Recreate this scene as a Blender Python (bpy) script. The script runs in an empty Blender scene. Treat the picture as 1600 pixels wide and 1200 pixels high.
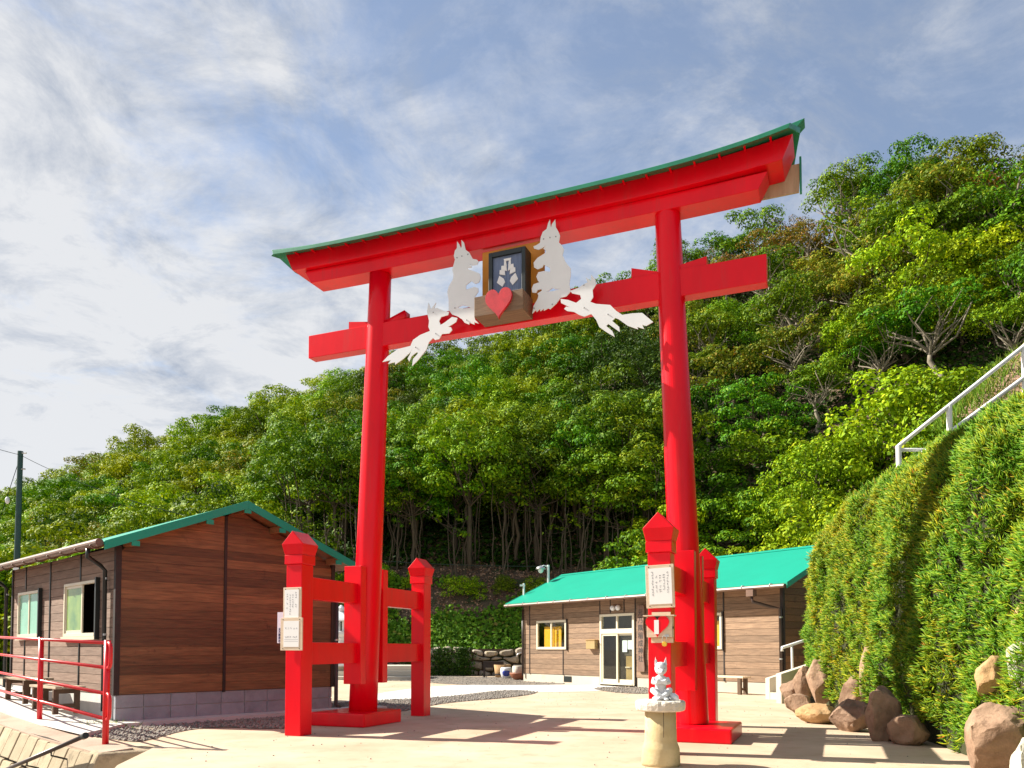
import bpy, bmesh, math, random
import numpy as np
from mathutils import Vector, Matrix, noise as mnoise
from mathutils.geometry import tessellate_polygon
R = math.radians
PI = math.pi
scene = bpy.context.scene
COL = scene.collection

# ------------------------------------------------------------------ camera, sky, sun, exposure
CAM_H = 1.10
FOC = 1241.234          # focal length in pixels of a 1600 px wide picture
PITCH = 0.0408
cam = bpy.data.cameras.new('camera')
cam.sensor_width = 36.0
cam.lens = FOC / 1600 * 36
cam.shift_y = 0.2274
cam.clip_start = 0.05
cam.clip_end = 6000
cam_o = bpy.data.objects.new('camera', cam)
cam_o.location = (0, 0, CAM_H)
cam_o.rotation_euler = (PI / 2 + PITCH, 0, 0)
COL.objects.link(cam_o)
scene.camera = cam_o

SUN_EL = R(37.5)
SUN_H = Vector((-0.966, 0.255, 0)).normalized()
SUN_DIR = SUN_H * math.cos(SUN_EL) + Vector((0, 0, math.sin(SUN_EL)))
sun = bpy.data.lights.new('sun', 'SUN')
sun.energy = 5.0
sun.angle = R(0.5)
sun.color = (1.0, 0.93, 0.80)
sun_o = bpy.data.objects.new('sun', sun)
sun_o.rotation_euler = SUN_DIR.to_track_quat('Z', 'Y').to_euler()
sun_o.location = (-30, 10, 40)
COL.objects.link(sun_o)

world = bpy.data.worlds.new('World')
scene.world = world
world.use_nodes = True
wn, wl = world.node_tree.nodes, world.node_tree.links
wn.clear()


def wnode(t, **k):
    n = wn.new(t)
    for a, b in k.items():
        setattr(n, a, b)
    return n


def wmath(op, a, b=None, clamp=False):
    n = wnode('ShaderNodeMath', operation=op, use_clamp=clamp)
    for i, s in enumerate((a, b)):
        if s is None:
            continue
        if isinstance(s, (int, float)):
            n.inputs[i].default_value = s
        else:
            wl.new(s, n.inputs[i])
    return n.outputs[0]


wout = wnode('ShaderNodeOutputWorld')
wbg = wnode('ShaderNodeBackground')
wbg.inputs['Strength'].default_value = 0.078
sky = wnode('ShaderNodeTexSky', sky_type='NISHITA', sun_disc=False)
sky.sun_elevation = SUN_EL
sky.sun_rotation = math.atan2(SUN_H.x, SUN_H.y)
sky.air_density = 1.0
sky.dust_density = 0.6
sky.ozone_density = 2.0
tc = wnode('ShaderNodeTexCoord')
sep = wnode('ShaderNodeSeparateXYZ')
wl.new(tc.outputs['Generated'], sep.inputs[0])
zc = wmath('ADD', wmath('MAXIMUM', sep.outputs['Z'], 0.0), 0.16)
comb = wnode('ShaderNodeCombineXYZ')
wl.new(wmath('DIVIDE', sep.outputs['X'], zc), comb.inputs[0])
wl.new(wmath('DIVIDE', sep.outputs['Y'], zc), comb.inputs[1])
comb.inputs[2].default_value = 3.7
cl1 = wnode('ShaderNodeTexNoise')
cl1.inputs['Scale'].default_value = 2.1
cl1.inputs['Detail'].default_value = 9
cl1.inputs['Roughness'].default_value = 0.68
cl1.inputs['Distortion'].default_value = 0.5
wl.new(comb.outputs[0], cl1.inputs['Vector'])
cl2 = wnode('ShaderNodeTexNoise')
cl2.inputs['Scale'].default_value = 4.2
cl2.inputs['Detail'].default_value = 8
cl2.inputs['Distortion'].default_value = 0.4
cl2.inputs['Roughness'].default_value = 0.66
wl.new(comb.outputs[0], cl2.inputs['Vector'])
# more cloud towards the west (left) and low down
cover = wmath('ADD', wmath('ADD', cl1.outputs['Fac'], wmath('MULTIPLY', sep.outputs['X'], -0.22)),
              wmath('MULTIPLY', sep.outputs['Z'], -0.20))
mr = wnode('ShaderNodeMapRange', interpolation_type='SMOOTHSTEP')
wl.new(cover, mr.inputs['Value'])
mr.inputs['From Min'].default_value = 0.22
mr.inputs['From Max'].default_value = 0.50
mr.inputs['To Min'].default_value = 0.34
mr.inputs['To Max'].default_value = 0.96
cr = wnode('ShaderNodeValToRGB')
cr.color_ramp.elements[0].position = 0.36
cr.color_ramp.elements[0].color = (2.3, 2.6, 3.15, 1)
cr.color_ramp.elements[1].position = 0.60
cr.color_ramp.elements[1].color = (4.45, 4.5, 4.6, 1)
lum = wmath('ADD', wmath('ADD', cl2.outputs['Fac'], wmath('MULTIPLY', sep.outputs['X'], -0.16)), wmath('MULTIPLY', wmath('SUBTRACT', 0.42, sep.outputs['Z']), 0.30))
wl.new(lum, cr.inputs['Fac'])
wmix = wnode('ShaderNodeMix', data_type='RGBA')
wl.new(mr.outputs['Result'], wmix.inputs[0])
wl.new(sky.outputs['Color'], wmix.inputs[6])
wl.new(cr.outputs['Color'], wmix.inputs[7])
wl.new(wmix.outputs[2], wbg.inputs['Color'])
wl.new(wbg.outputs[0], wout.inputs['Surface'])

vs = scene.view_settings
vs.view_transform = 'Standard'
vs.look = 'None'
vs.exposure = 1.24
vs.gamma = 1.0
vs.use_curve_mapping = False
scene.display_settings.display_device = 'sRGB'
scene.render.engine = 'CYCLES'
scene.cycles.use_denoising = True
scene.cycles.max_bounces = 8
scene.cycles.transparent_max_bounces = 12

# ------------------------------------------------------------------ helpers


def unproject(u, v):
    xc = (u - 800) / FOC
    zc_ = -(v - 963.8) / FOC
    cp, sp = math.cos(PITCH), math.sin(PITCH)
    return Vector((xc, cp - sp * zc_, sp + cp * zc_))


def on_ground(u, v, z=0.0):
    d = unproject(u, v)
    return d * ((z - CAM_H) / d.z) + Vector((0, 0, CAM_H))


def at_depth(u, v, y):
    d = unproject(u, v)
    return d * (y / d.y) + Vector((0, 0, CAM_H))


class MB:
    """collects shapes into one mesh"""

    def __init__(self):
        self.v, self.f = [], []

    def add(self, verts, faces):
        o = len(self.v)
        self.v += [tuple(p) for p in verts]
        self.f += [tuple(i + o for i in q) for q in faces]
        return self

    def box(self, x0, x1, y0, y1, z0, z1, m=None):
        p = [(x0, y0, z0), (x1, y0, z0), (x1, y1, z0), (x0, y1, z0),
             (x0, y0, z1), (x1, y0, z1), (x1, y1, z1), (x0, y1, z1)]
        if m is not None:
            p = [m @ Vector(q) for q in p]
        return self.add(p, [(3, 2, 1, 0), (4, 5, 6, 7), (0, 1, 5, 4), (1, 2, 6, 5), (2, 3, 7, 6), (3, 0, 4, 7)])

    def prism(self, poly, fn, lo, hi):
        """poly: 2-D outline, fn(p, t) -> 3-D point"""
        n = len(poly)
        a = [fn(p, lo) for p in poly]
        b = [fn(p, hi) for p in poly]
        fs = [tuple(range(n - 1, -1, -1)), tuple(range(n, 2 * n))]
        fs += [(i, (i + 1) % n, n + (i + 1) % n, n + i) for i in range(n)]
        return self.add(a + b, fs)

    def sheet(self, pts, z):
        return self.add([(p[0], p[1], z) for p in pts], [tuple(range(len(pts)))])

    def tube(self, pts, rad, n=8, cap=True):
        pts = [Vector(p) for p in pts]
        if not hasattr(rad, '__len__'):
            rad = [rad] * len(pts)
        rings = []
        up = None
        for i, p in enumerate(pts):
            d = (pts[min(i + 1, len(pts) - 1)] - pts[max(i - 1, 0)])
            d.normalize()
            if up is None:
                up = d.orthogonal().normalized()
            up = (up - d * up.dot(d))
            if up.length < 1e-6:
                up = d.orthogonal()
            up.normalize()
            w = d.cross(up)
            rings.append([p + (up * math.cos(2 * PI * k / n) + w * math.sin(2 * PI * k / n)) * rad[i] for k in range(n)])
        fs = []
        for i in range(len(pts) - 1):
            for k in range(n):
                fs.append((i * n + k, i * n + (k + 1) % n, (i + 1) * n + (k + 1) % n, (i + 1) * n + k))
        if cap:
            fs.append(tuple(range(n - 1, -1, -1)))
            fs.append(tuple((len(pts) - 1) * n + k for k in range(n)))
        return self.add([q for r in rings for q in r], fs)

    def lathe(self, prof, n=24, c=(0, 0, 0)):
        vs_, fs = [], []
        for r, z in prof:
            for k in range(n):
                a = 2 * PI * k / n
                vs_.append((c[0] + r * math.cos(a), c[1] + r * math.sin(a), c[2] + z))
        m = len(prof)
        for i in range(m - 1):
            for k in range(n):
                fs.append((i * n + k, i * n + (k + 1) % n, (i + 1) * n + (k + 1) % n, (i + 1) * n + k))
        fs.append(tuple(range(n - 1, -1, -1)))
        fs.append(tuple((m - 1) * n + k for k in range(n)))
        return self.add(vs_, fs)

    def ball(self, c, r, m=None, nu=14, nv=9):
        vs_, fs = [], []
        rx, ry, rz = r if hasattr(r, '__len__') else (r, r, r)
        for j in range(nv + 1):
            th = PI * j / nv
            for k in range(nu):
                ph = 2 * PI * k / nu
                p = Vector((rx * math.sin(th) * math.cos(ph), ry * math.sin(th) * math.sin(ph), rz * math.cos(th)))
                if m is not None:
                    p = m @ p
                vs_.append(p + Vector(c))
        for j in range(nv):
            for k in range(nu):
                fs.append((j * nu + k, (j + 1) * nu + k, (j + 1) * nu + (k + 1) % nu, j * nu + (k + 1) % nu))
        return self.add(vs_, fs)

    def build(self, name, mat, parent=None, smooth=False, bevel=0.0, local=None):
        me = bpy.data.meshes.new(name)
        v = self.v
        if local is not None:
            v = [local @ Vector(p) for p in v]
        me.from_pydata([tuple(p) for p in v], [], self.f)
        bm = bmesh.new()
        bm.from_mesh(me)
        bmesh.ops.recalc_face_normals(bm, faces=bm.faces)
        bm.to_mesh(me)
        bm.free()
        return link(name, me, mat, parent, smooth, bevel)


def link(name, me, mat, parent=None, smooth=False, bevel=0.0):
    me.materials.append(mat)
    if smooth:
        me.polygons.foreach_set('use_smooth', [True] * len(me.polygons))
    o = bpy.data.objects.new(name, me)
    COL.objects.link(o)
    if parent is not None:
        o.parent = parent
    if bevel > 0:
        b = o.modifiers.new('bevel', 'BEVEL')
        b.width = bevel
        b.segments = 2
        b.limit_method = 'ANGLE'
    return o


def thing(name, label, cat, loc=(0, 0, 0), rot=0.0, group=None):
    o = bpy.data.objects.new(name, None)
    o.empty_display_size = 0.2
    COL.objects.link(o)
    o.location = loc
    o.rotation_euler = (0, 0, rot)
    return tag(o, label, cat, group)


def tag(o, label, cat, group=None):
    o['label'] = label
    o['category'] = cat
    if group:
        o['group'] = group
    return o


def kind(o, k):
    o['kind'] = k
    return o


def np_mesh(name, verts, faces_flat, nper):
    """verts (n,3) float array, faces as flat index array with nper corners each"""
    me = bpy.data.meshes.new(name)
    nf = len(faces_flat) // nper
    me.vertices.add(len(verts))
    me.vertices.foreach_set('co', np.ascontiguousarray(verts, dtype=np.float32).ravel())
    me.loops.add(len(faces_flat))
    me.loops.foreach_set('vertex_index', np.ascontiguousarray(faces_flat, dtype=np.int32))
    me.polygons.add(nf)
    me.polygons.foreach_set('loop_start', np.arange(0, nf * nper, nper, dtype=np.int32))
    me.update(calc_edges=True)
    return me


# ------------------------------------------------------------------ materials


def nt(name):
    m = bpy.data.materials.new(name)
    m.use_nodes = True
    t = m.node_tree
    t.nodes.clear()
    out = t.nodes.new('ShaderNodeOutputMaterial')
    b = t.nodes.new('ShaderNodeBsdfPrincipled')
    t.links.new(b.outputs[0], out.inputs[0])
    return m, t, b, out


def c4(c):
    return (c[0], c[1], c[2], 1.0)


def pm(name, col, rough=0.6, var=0.15, scale=4.0, bump=0.1, bscale=40.0, stretch=(1, 1, 1), metallic=0.0, coat=0.0,
       rv=0.0, col2=None, spot=None, spot_scale=2.0, spot_lo=0.6, spot_hi=0.72, spec=0.5, bdist=0.01, spot_stretch=None):
    m, t, b, out = nt(name)
    N, L = t.nodes, t.links
    tcn = N.new('ShaderNodeTexCoord')
    mp = N.new('ShaderNodeMapping')
    mp.inputs['Scale'].default_value = stretch
    L.new(tcn.outputs['Object'], mp.inputs['Vector'])
    n1 = N.new('ShaderNodeTexNoise')
    n1.inputs['Scale'].default_value = scale
    n1.inputs['Detail'].default_value = 7
    n1.inputs['Roughness'].default_value = 0.62
    L.new(mp.outputs[0], n1.inputs['Vector'])
    mrn = N.new('ShaderNodeMapRange')
    mrn.inputs['From Min'].default_value = 0.3
    mrn.inputs['From Max'].default_value = 0.7
    L.new(n1.outputs['Fac'], mrn.inputs['Value'])
    mx = N.new('ShaderNodeMix')
    mx.data_type = 'RGBA'
    L.new(mrn.outputs[0], mx.inputs[0])
    c2 = col2 if col2 else [min(1, c * (1 + var)) for c in col]
    c1 = col if col2 else [c * (1 - var) for c in col]
    mx.inputs[6].default_value = c4(c1)
    mx.inputs[7].default_value = c4(c2)
    cur = mx.outputs[2]
    if spot:
        n3 = N.new('ShaderNodeTexNoise')
        n3.inputs['Scale'].default_value = spot_scale
        n3.inputs['Detail'].default_value = 8
        n3.inputs['Roughness'].default_value = 0.7
        if spot_stretch:
            mp3 = N.new('ShaderNodeMapping')
            mp3.inputs['Scale'].default_value = spot_stretch
            L.new(tcn.outputs['Object'], mp3.inputs['Vector'])
            L.new(mp3.outputs[0], n3.inputs['Vector'])
        else:
            L.new(tcn.outputs['Object'], n3.inputs['Vector'])
        m3 = N.new('ShaderNodeMapRange')
        m3.inputs['From Min'].default_value = spot_lo
        m3.inputs['From Max'].default_value = spot_hi
        L.new(n3.outputs['Fac'], m3.inputs['Value'])
        x3 = N.new('ShaderNodeMix')
        x3.data_type = 'RGBA'
        L.new(m3.outputs[0], x3.inputs[0])
        L.new(cur, x3.inputs[6])
        x3.inputs[7].default_value = c4(spot)
        cur = x3.outputs[2]
    if rv > 0:
        oi = N.new('ShaderNodeObjectInfo')
        m4 = N.new('ShaderNodeMapRange')
        m4.inputs['To Min'].default_value = 1 - rv
        m4.inputs['To Max'].default_value = 1 + rv
        L.new(oi.outputs['Random'], m4.inputs['Value'])
        hs = N.new('ShaderNodeHueSaturation')
        L.new(m4.outputs[0], hs.inputs['Value'])
        L.new(cur, hs.inputs['Color'])
        cur = hs.outputs[0]
    L.new(cur, b.inputs['Base Color'])
    b.inputs['Roughness'].default_value = rough
    b.inputs['Metallic'].default_value = metallic
    b.inputs['Specular IOR Level'].default_value = spec
    if coat:
        b.inputs['Coat Weight'].default_value = coat
        b.inputs['Coat Roughness'].default_value = 0.12
    if bump:
        n2 = N.new('ShaderNodeTexNoise')
        n2.inputs['Scale'].default_value = bscale
        n2.inputs['Detail'].default_value = 6
        L.new(mp.outputs[0], n2.inputs['Vector'])
        bp = N.new('ShaderNodeBump')
        bp.inputs['Strength'].default_value = bump
        bp.inputs['Distance'].default_value = bdist
        L.new(n2.outputs['Fac'], bp.inputs['Height'])
        L.new(bp.outputs[0], b.inputs['Normal'])
    return m


def leafmat(name, stops, trans=0.14, rough=0.62, hue_var=0.03, val_var=0.25):
    """stops: list of (pos, colour): each leaf picks one by its own random number; each plant shifts a little"""
    m, t, b, out = nt(name)
    N, L = t.nodes, t.links
    g = N.new('ShaderNodeNewGeometry')
    rp = N.new('ShaderNodeValToRGB')
    el = rp.color_ramp.elements
    while len(el) < len(stops):
        el.new(0.5)
    for e, (p, c) in zip(el, stops):
        e.position = p
        e.color = c4(c)
    L.new(g.outputs['Random Per Island'], rp.inputs['Fac'])
    oi = N.new('ShaderNodeObjectInfo')
    hs = N.new('ShaderNodeHueSaturation')
    a = N.new('ShaderNodeMapRange')
    a.inputs['To Min'].default_value = 0.5 - hue_var
    a.inputs['To Max'].default_value = 0.5 + hue_var
    L.new(oi.outputs['Random'], a.inputs['Value'])
    L.new(a.outputs[0], hs.inputs['Hue'])
    wn_ = N.new('ShaderNodeTexWhiteNoise')
    wn_.noise_dimensions = '1D'
    L.new(oi.outputs['Random'], wn_.inputs['W'])
    v = N.new('ShaderNodeMapRange')
    v.inputs['To Min'].default_value = 1 - val_var
    v.inputs['To Max'].default_value = 1 + val_var
    L.new(wn_.outputs['Value'], v.inputs['Value'])
    L.new(v.outputs[0], hs.inputs['Value'])
    L.new(rp.outputs[0], hs.inputs['Color'])
    L.new(hs.outputs[0], b.inputs['Base Color'])
    b.inputs['Roughness'].default_value = rough
    b.inputs['Specular IOR Level'].default_value = 0.12
    tr = N.new('ShaderNodeBsdfTranslucent')
    hs2 = N.new('ShaderNodeHueSaturation')
    hs2.inputs['Hue'].default_value = 0.485
    hs2.inputs['Value'].default_value = 1.5
    L.new(hs.outputs[0], hs2.inputs['Color'])
    L.new(hs2.outputs[0], tr.inputs['Color'])
    ms = N.new('ShaderNodeMixShader')
    ms.inputs[0].default_value = trans
    L.new(b.outputs[0], ms.inputs[1])
    L.new(tr.outputs[0], ms.inputs[2])
    L.new(ms.outputs[0], out.inputs[0])
    return m


def glassmat(name, tint=(0.8, 0.95, 0.9), refl=0.25):
    m, t, b, out = nt(name)
    N, L = t.nodes, t.links
    N.remove(b)
    tr = N.new('ShaderNodeBsdfTransparent')
    tr.inputs[0].default_value = c4(tint)
    gl = N.new('ShaderNodeBsdfGlossy')
    gl.inputs['Roughness'].default_value = 0.02
    fr = N.new('ShaderNodeLayerWeight')
    fr.inputs[0].default_value = 0.10
    ad = N.new('ShaderNodeMath')
    ad.operation = 'MULTIPLY_ADD'
    ad.inputs[1].default_value = 0.5
    ad.inputs[2].default_value = refl
    L.new(fr.outputs['Facing'], ad.inputs[0])
    ms = N.new('ShaderNodeMixShader')
    L.new(ad.outputs[0], ms.inputs[0])
    L.new(tr.outputs[0], ms.inputs[1])
    L.new(gl.outputs[0], ms.inputs[2])
    L.new(ms.outputs[0], out.inputs[0])
    return m


M = {}
M['red'] = pm('vermilion_paint', (0.76, 0.0006, 0.011), rough=0.28, var=0.16, scale=1.1, bump=0.05, bscale=14, spec=0.28,
              spot=(0.60, 0.030, 0.030), spot_scale=2.2, spot_lo=0.54, spot_hi=0.80, spot_stretch=(3, 3, .35), stretch=(1, 1, .35))
M['rail_red'] = pm('railing_red_paint', (0.66, 0.006, 0.012), rough=0.35, var=0.12, scale=6, bump=0.06, bscale=60, coat=0.2,
                   spot=(0.22, 0.02, 0.012), spot_scale=24, spot_lo=0.66, spot_hi=0.74)
M['heart_red'] = pm('heart_red', (0.55, 0.02, 0.035), rough=0.55, var=0.2, scale=9, bump=0.2, bscale=60)
M['roof_green'] = pm('green_roof_sheet', (0.0, 0.285, 0.19), rough=0.45, var=0.06, scale=1.2, bump=0.03, bscale=8)
M['copper_green'] = pm('copper_green', (0.012, 0.21, 0.115), rough=0.42, var=0.25, scale=3, bump=0.05, bscale=20)
M['wood_shaded'] = pm('stained_cedar_shaded', (0.10, 0.045, 0.018), rough=0.6, scale=2.2, bump=0.35, bscale=6, stretch=(1.2, 14, 14),  # same cedar as the lit walls, gable shade put into the colour
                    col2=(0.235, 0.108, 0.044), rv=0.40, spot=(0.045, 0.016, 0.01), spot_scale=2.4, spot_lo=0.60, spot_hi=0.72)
M['wood_side'] = pm('weathered_cedar_sunlit', (0.17, 0.105, 0.075), rough=0.75, scale=2.2, bump=0.35, bscale=6, stretch=(14, 1.2, 14),  # sunlit copy of the cedar: sun brightness and weathering both in the colour
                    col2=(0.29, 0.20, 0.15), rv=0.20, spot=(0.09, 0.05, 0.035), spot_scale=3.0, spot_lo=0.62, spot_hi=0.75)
M['wood_front'] = pm('sunlit_cedar_siding', (0.15, 0.091, 0.055), rough=0.7, scale=2.2, bump=0.35, bscale=6, stretch=(1.2, 14, 14),  # lit copy for the office hut front, sunlight put into the tone
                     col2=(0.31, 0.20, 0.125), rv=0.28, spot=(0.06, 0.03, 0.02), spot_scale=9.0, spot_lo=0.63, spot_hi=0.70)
M['soffit'] = pm('soffit_wood', (0.30, 0.12, 0.045), rough=0.6, var=0.25, scale=2, bump=0.2, bscale=8, stretch=(1, 10, 10))
M['batten'] = pm('dark_batten', (0.022, 0.014, 0.012), rough=0.6, var=0.3, scale=8, bump=0.1)
M['black_metal'] = pm('black_metal', (0.012, 0.018, 0.018), rough=0.4, var=0.2, bump=0.0)
M['pipe_brown'] = pm('brown_pipe', (0.055, 0.035, 0.03), rough=0.4, var=0.15, bump=0.0)
M['gutter'] = pm('gutter_brown', (0.15, 0.085, 0.06), rough=0.45, var=0.15, bump=0.0)
M['steel'] = pm('galvanised_steel', (0.55, 0.56, 0.56), rough=0.35, var=0.1, bump=0.0, metallic=0.8)
M['block'] = pm('concrete_block', (0.29, 0.30, 0.33), rough=0.9, var=0.14, scale=5, bump=0.3, bscale=70, rv=0.08,
                spot=(0.20, 0.20, 0.21), spot_scale=4, spot_lo=0.55, spot_hi=0.75)
M['mortar'] = pm('mortar', (0.40, 0.38, 0.35), rough=0.95, var=0.1, bump=0.2)
M['concrete'] = pm('pale_concrete', (0.52, 0.47, 0.39), rough=0.85, var=0.10, scale=1.6, bump=0.15, bscale=90, bdist=0.004,
                   spot=(0.42, 0.36, 0.28), spot_scale=1.5, spot_lo=0.55, spot_hi=0.8)
M['concrete_white'] = pm('white_concrete', (0.58, 0.56, 0.53), rough=0.85, var=0.10, scale=2.0, bump=0.15, bscale=90, bdist=0.004,
                         spot=(0.47, 0.45, 0.42), spot_scale=2.2, spot_lo=0.55, spot_hi=0.8)
M['plaza'] = pm('warm_beige_paving', (0.41, 0.305, 0.205), rough=0.88, scale=0.8, bump=0.3, bscale=120, bdist=0.004,
                col2=(0.57, 0.455, 0.335), spot=(0.35, 0.25, 0.16), spot_scale=2.6, spot_lo=0.53, spot_hi=0.78)
M['coping'] = pm('pinkish_old_concrete', (0.33, 0.235, 0.18), rough=0.95, scale=2.0, bump=0.5, bscale=60, col2=(0.46, 0.35, 0.27),
                 spot=(0.20, 0.15, 0.10), spot_scale=3, spot_lo=0.58, spot_hi=0.75)
M['wallblock'] = pm('sandy_wall_block', (0.30, 0.235, 0.15), rough=0.95, scale=4.0, bump=0.6, bscale=40, col2=(0.42, 0.34, 0.23), rv=0.12,
                    spot=(0.17, 0.135, 0.085), spot_scale=5, spot_lo=0.56, spot_hi=0.72)
M['joint'] = pm('dark_joint', (0.05, 0.04, 0.03), rough=1, var=0.3)
M['gravel'] = pm('grey_gravel_bed', (0.085, 0.075, 0.066), rough=0.95, scale=30, bump=0.8, bscale=110, col2=(0.25, 0.21, 0.175),
                 spot=(0.30, 0.23, 0.15), spot_scale=1.3, spot_lo=0.52, spot_hi=0.72)
M['pebble'] = pm('gravel_stone', (0.16, 0.145, 0.13), rough=0.9, scale=8, bump=0.2, col2=(0.34, 0.30, 0.26))
M['rubble'] = pm('rubble_stone', (0.24, 0.195, 0.145), rough=0.95, scale=3.5, bump=0.6, bscale=25, col2=(0.38, 0.33, 0.27), rv=0.22,
                 spot=(0.30, 0.23, 0.09), spot_scale=2.5, spot_lo=0.52, spot_hi=0.72)
M['boulder'] = pm('brown_boulder', (0.16, 0.095, 0.060), rough=0.92, scale=3.4, bump=0.9, bscale=10, col2=(0.36, 0.235, 0.155), rv=0.12,
                  spot=(0.12, 0.065, 0.04), spot_scale=4, spot_lo=0.58, spot_hi=0.70, bdist=0.03)
M['boulder_ochre'] = pm('ochre_boulder', (0.34, 0.20, 0.085), rough=0.92, scale=2.4, bump=0.7, bscale=14, col2=(0.48, 0.31, 0.16),
                        spot=(0.20, 0.11, 0.05), spot_scale=4, spot_lo=0.58, spot_hi=0.72, bdist=0.03)
M['boulder_pale'] = pm('pale_boulder', (0.38, 0.36, 0.29), rough=0.92, scale=3, bump=0.7, bscale=14, col2=(0.58, 0.56, 0.47),
                       spot=(0.2, 0.17, 0.1), spot_scale=4, spot_lo=0.55, spot_hi=0.7, bdist=0.03)
M['soil'] = pm('bank_soil', (0.055, 0.037, 0.022), rough=1, scale=2.5, bump=0.8, bscale=25, col2=(0.15, 0.098, 0.064),
               spot=(0.04, 0.055, 0.016), spot_scale=0.8, spot_lo=0.5, spot_hi=0.62, bdist=0.05)
M['bank'] = pm('planted_bank_soil', (0.022, 0.030, 0.008), rough=1, scale=6, bump=0.9, bscale=25, col2=(0.05, 0.05, 0.017), bdist=0.03)
M['path_soil'] = pm('bare_pinkish_soil', (0.36, 0.22, 0.14), rough=1, scale=2, bump=0.5, bscale=30, col2=(0.46, 0.30, 0.21))
M['bark'] = pm('grey_brown_bark', (0.06, 0.043, 0.026), rough=0.95, scale=4, bump=0.5, bscale=25, col2=(0.14, 0.105, 0.068), rv=0.25, stretch=(3, 3, .6))
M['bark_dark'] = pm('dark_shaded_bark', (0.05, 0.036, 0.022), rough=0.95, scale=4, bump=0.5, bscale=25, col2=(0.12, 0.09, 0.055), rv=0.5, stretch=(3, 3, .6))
M['bark_pale'] = pm('pale_weathered_bark', (0.15, 0.125, 0.09), rough=0.95, scale=4, bump=0.4, bscale=25, col2=(0.29, 0.25, 0.19), rv=0.2, stretch=(3, 3, .6))
M['white_paint'] = pm('white_sheet_paint', (0.76, 0.775, 0.79), rough=0.4, var=0.04, scale=3, bump=0.02)
M['white_stone'] = pm('white_stone', (0.60, 0.61, 0.64), rough=0.55, var=0.06, scale=8, bump=0.15, bscale=60)
M['slab_stone'] = pm('pale_rough_slab', (0.58, 0.53, 0.46), rough=0.95, var=0.18, scale=9, bump=0.8, bscale=50,
                     spot=(0.36, 0.30, 0.22), spot_scale=12, spot_lo=0.58, spot_hi=0.7)
M['pedestal'] = pm('yellowish_stone', (0.44, 0.335, 0.17), rough=0.9, scale=4, bump=0.35, bscale=40, col2=(0.58, 0.48, 0.29),
                   spot=(0.25, 0.17, 0.07), spot_scale=5, spot_lo=0.58, spot_hi=0.75)
M['screw'] = pm('dull_screw', (0.25, 0.26, 0.28), rough=0.4, var=0.1, bump=0)
M['orange'] = pm('orange_board', (0.62, 0.24, 0.012), rough=0.5, var=0.12, scale=2, bump=0.05)
M['box_wood'] = pm('brown_box_wood', (0.13, 0.075, 0.04), rough=0.7, scale=3, bump=0.3, bscale=10, col2=(0.25, 0.155, 0.09), stretch=(1, 10, 10))
M['raw_wood'] = pm('raw_plywood', (0.36, 0.25, 0.15), rough=0.7, scale=2, bump=0.2, bscale=12, col2=(0.50, 0.37, 0.24), stretch=(8, 8, 1))
M['pale_wood'] = pm('pale_new_wood', (0.58, 0.44, 0.31), rough=0.65, scale=2, bump=0.15, bscale=12, col2=(0.72, 0.58, 0.44), stretch=(1.5, 10, 10),
                    spot=(0.45, 0.27, 0.12), spot_scale=8, spot_lo=0.64, spot_hi=0.72)
M['plaque'] = pm('slate_blue_board', (0.085, 0.12, 0.21), rough=0.6, scale=3, bump=0.4, bscale=14, col2=(0.17, 0.22, 0.35), stretch=(22, 6, .8))
M['paper'] = pm('white_paper', (0.82, 0.82, 0.82), rough=0.7, var=0.02, bump=0)
M['lilac_sign'] = pm('lilac_white_sign', (0.68, 0.62, 0.74), rough=0.5, var=0.04, bump=0)
M['ink'] = pm('black_ink', (0.02, 0.02, 0.025), rough=0.7, var=0.1, bump=0)
M['ink_grey'] = pm('grey_ink', (0.25, 0.26, 0.29), rough=0.8, var=0.2, bump=0)
M['ink_blue'] = pm('dark_blue_ink', (0.02, 0.02, 0.10), rough=0.7, var=0.1, bump=0)
M['frame_cream'] = pm('cream_aluminium', (0.66, 0.60, 0.46), rough=0.4, var=0.05, bump=0)
M['glass'] = glassmat('window_glass', (0.93, 0.97, 0.95), 0.01)
M['glass_green'] = pm('frosted_green_glass', (0.24, 0.50, 0.38), rough=0.25, var=0.12, scale=2, bump=0)
M['curtain'] = pm('amber_curtain', (0.80, 0.38, 0.01), rough=0.8, var=0.2, scale=2, bump=0.1, bscale=10, stretch=(14, 14, .5))
M['interior'] = pm('dim_interior', (0.09, 0.065, 0.045), rough=0.9, var=0.3, scale=2, bump=0)
M['interior_wood'] = pm('interior_board', (0.36, 0.21, 0.06), rough=0.6, var=0.2, scale=2, bump=0)
M['brass'] = pm('brass', (0.80, 0.50, 0.06), rough=0.3, var=0.1, bump=0, metallic=0.6)
M['terracotta'] = pm('terracotta', (0.28, 0.10, 0.05), rough=0.6, var=0.25, scale=6, bump=0.1)
M['blue'] = pm('cobalt_glaze', (0.02, 0.04, 0.28), rough=0.25, var=0.2, scale=9, bump=0)
M['bench'] = pm('grey_bench_wood', (0.27, 0.215, 0.15), rough=0.8, scale=3, bump=0.3, bscale=10, col2=(0.42, 0.35, 0.25), stretch=(10, 1, 10), rv=0.15)
M['bench_leg'] = pm('brown_bench_leg', (0.10, 0.06, 0.035), rough=0.8, var=0.25, scale=5, bump=0.2)
M['pole_green'] = pm('dark_green_pole', (0.012, 0.05, 0.04), rough=0.45, var=0.2, bump=0.05)
M['wire'] = pm('dark_cable', (0.012, 0.02, 0.018), rough=1.0, var=0.1, bump=0, spec=0.05)
M['rail_white'] = pm('white_rail_paint', (0.76, 0.76, 0.76), rough=0.4, var=0.06, bump=0.03)
G1, G2, G3 = (0.020, 0.070, 0.007), (0.055, 0.165, 0.012), (0.115, 0.255, 0.018)
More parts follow.
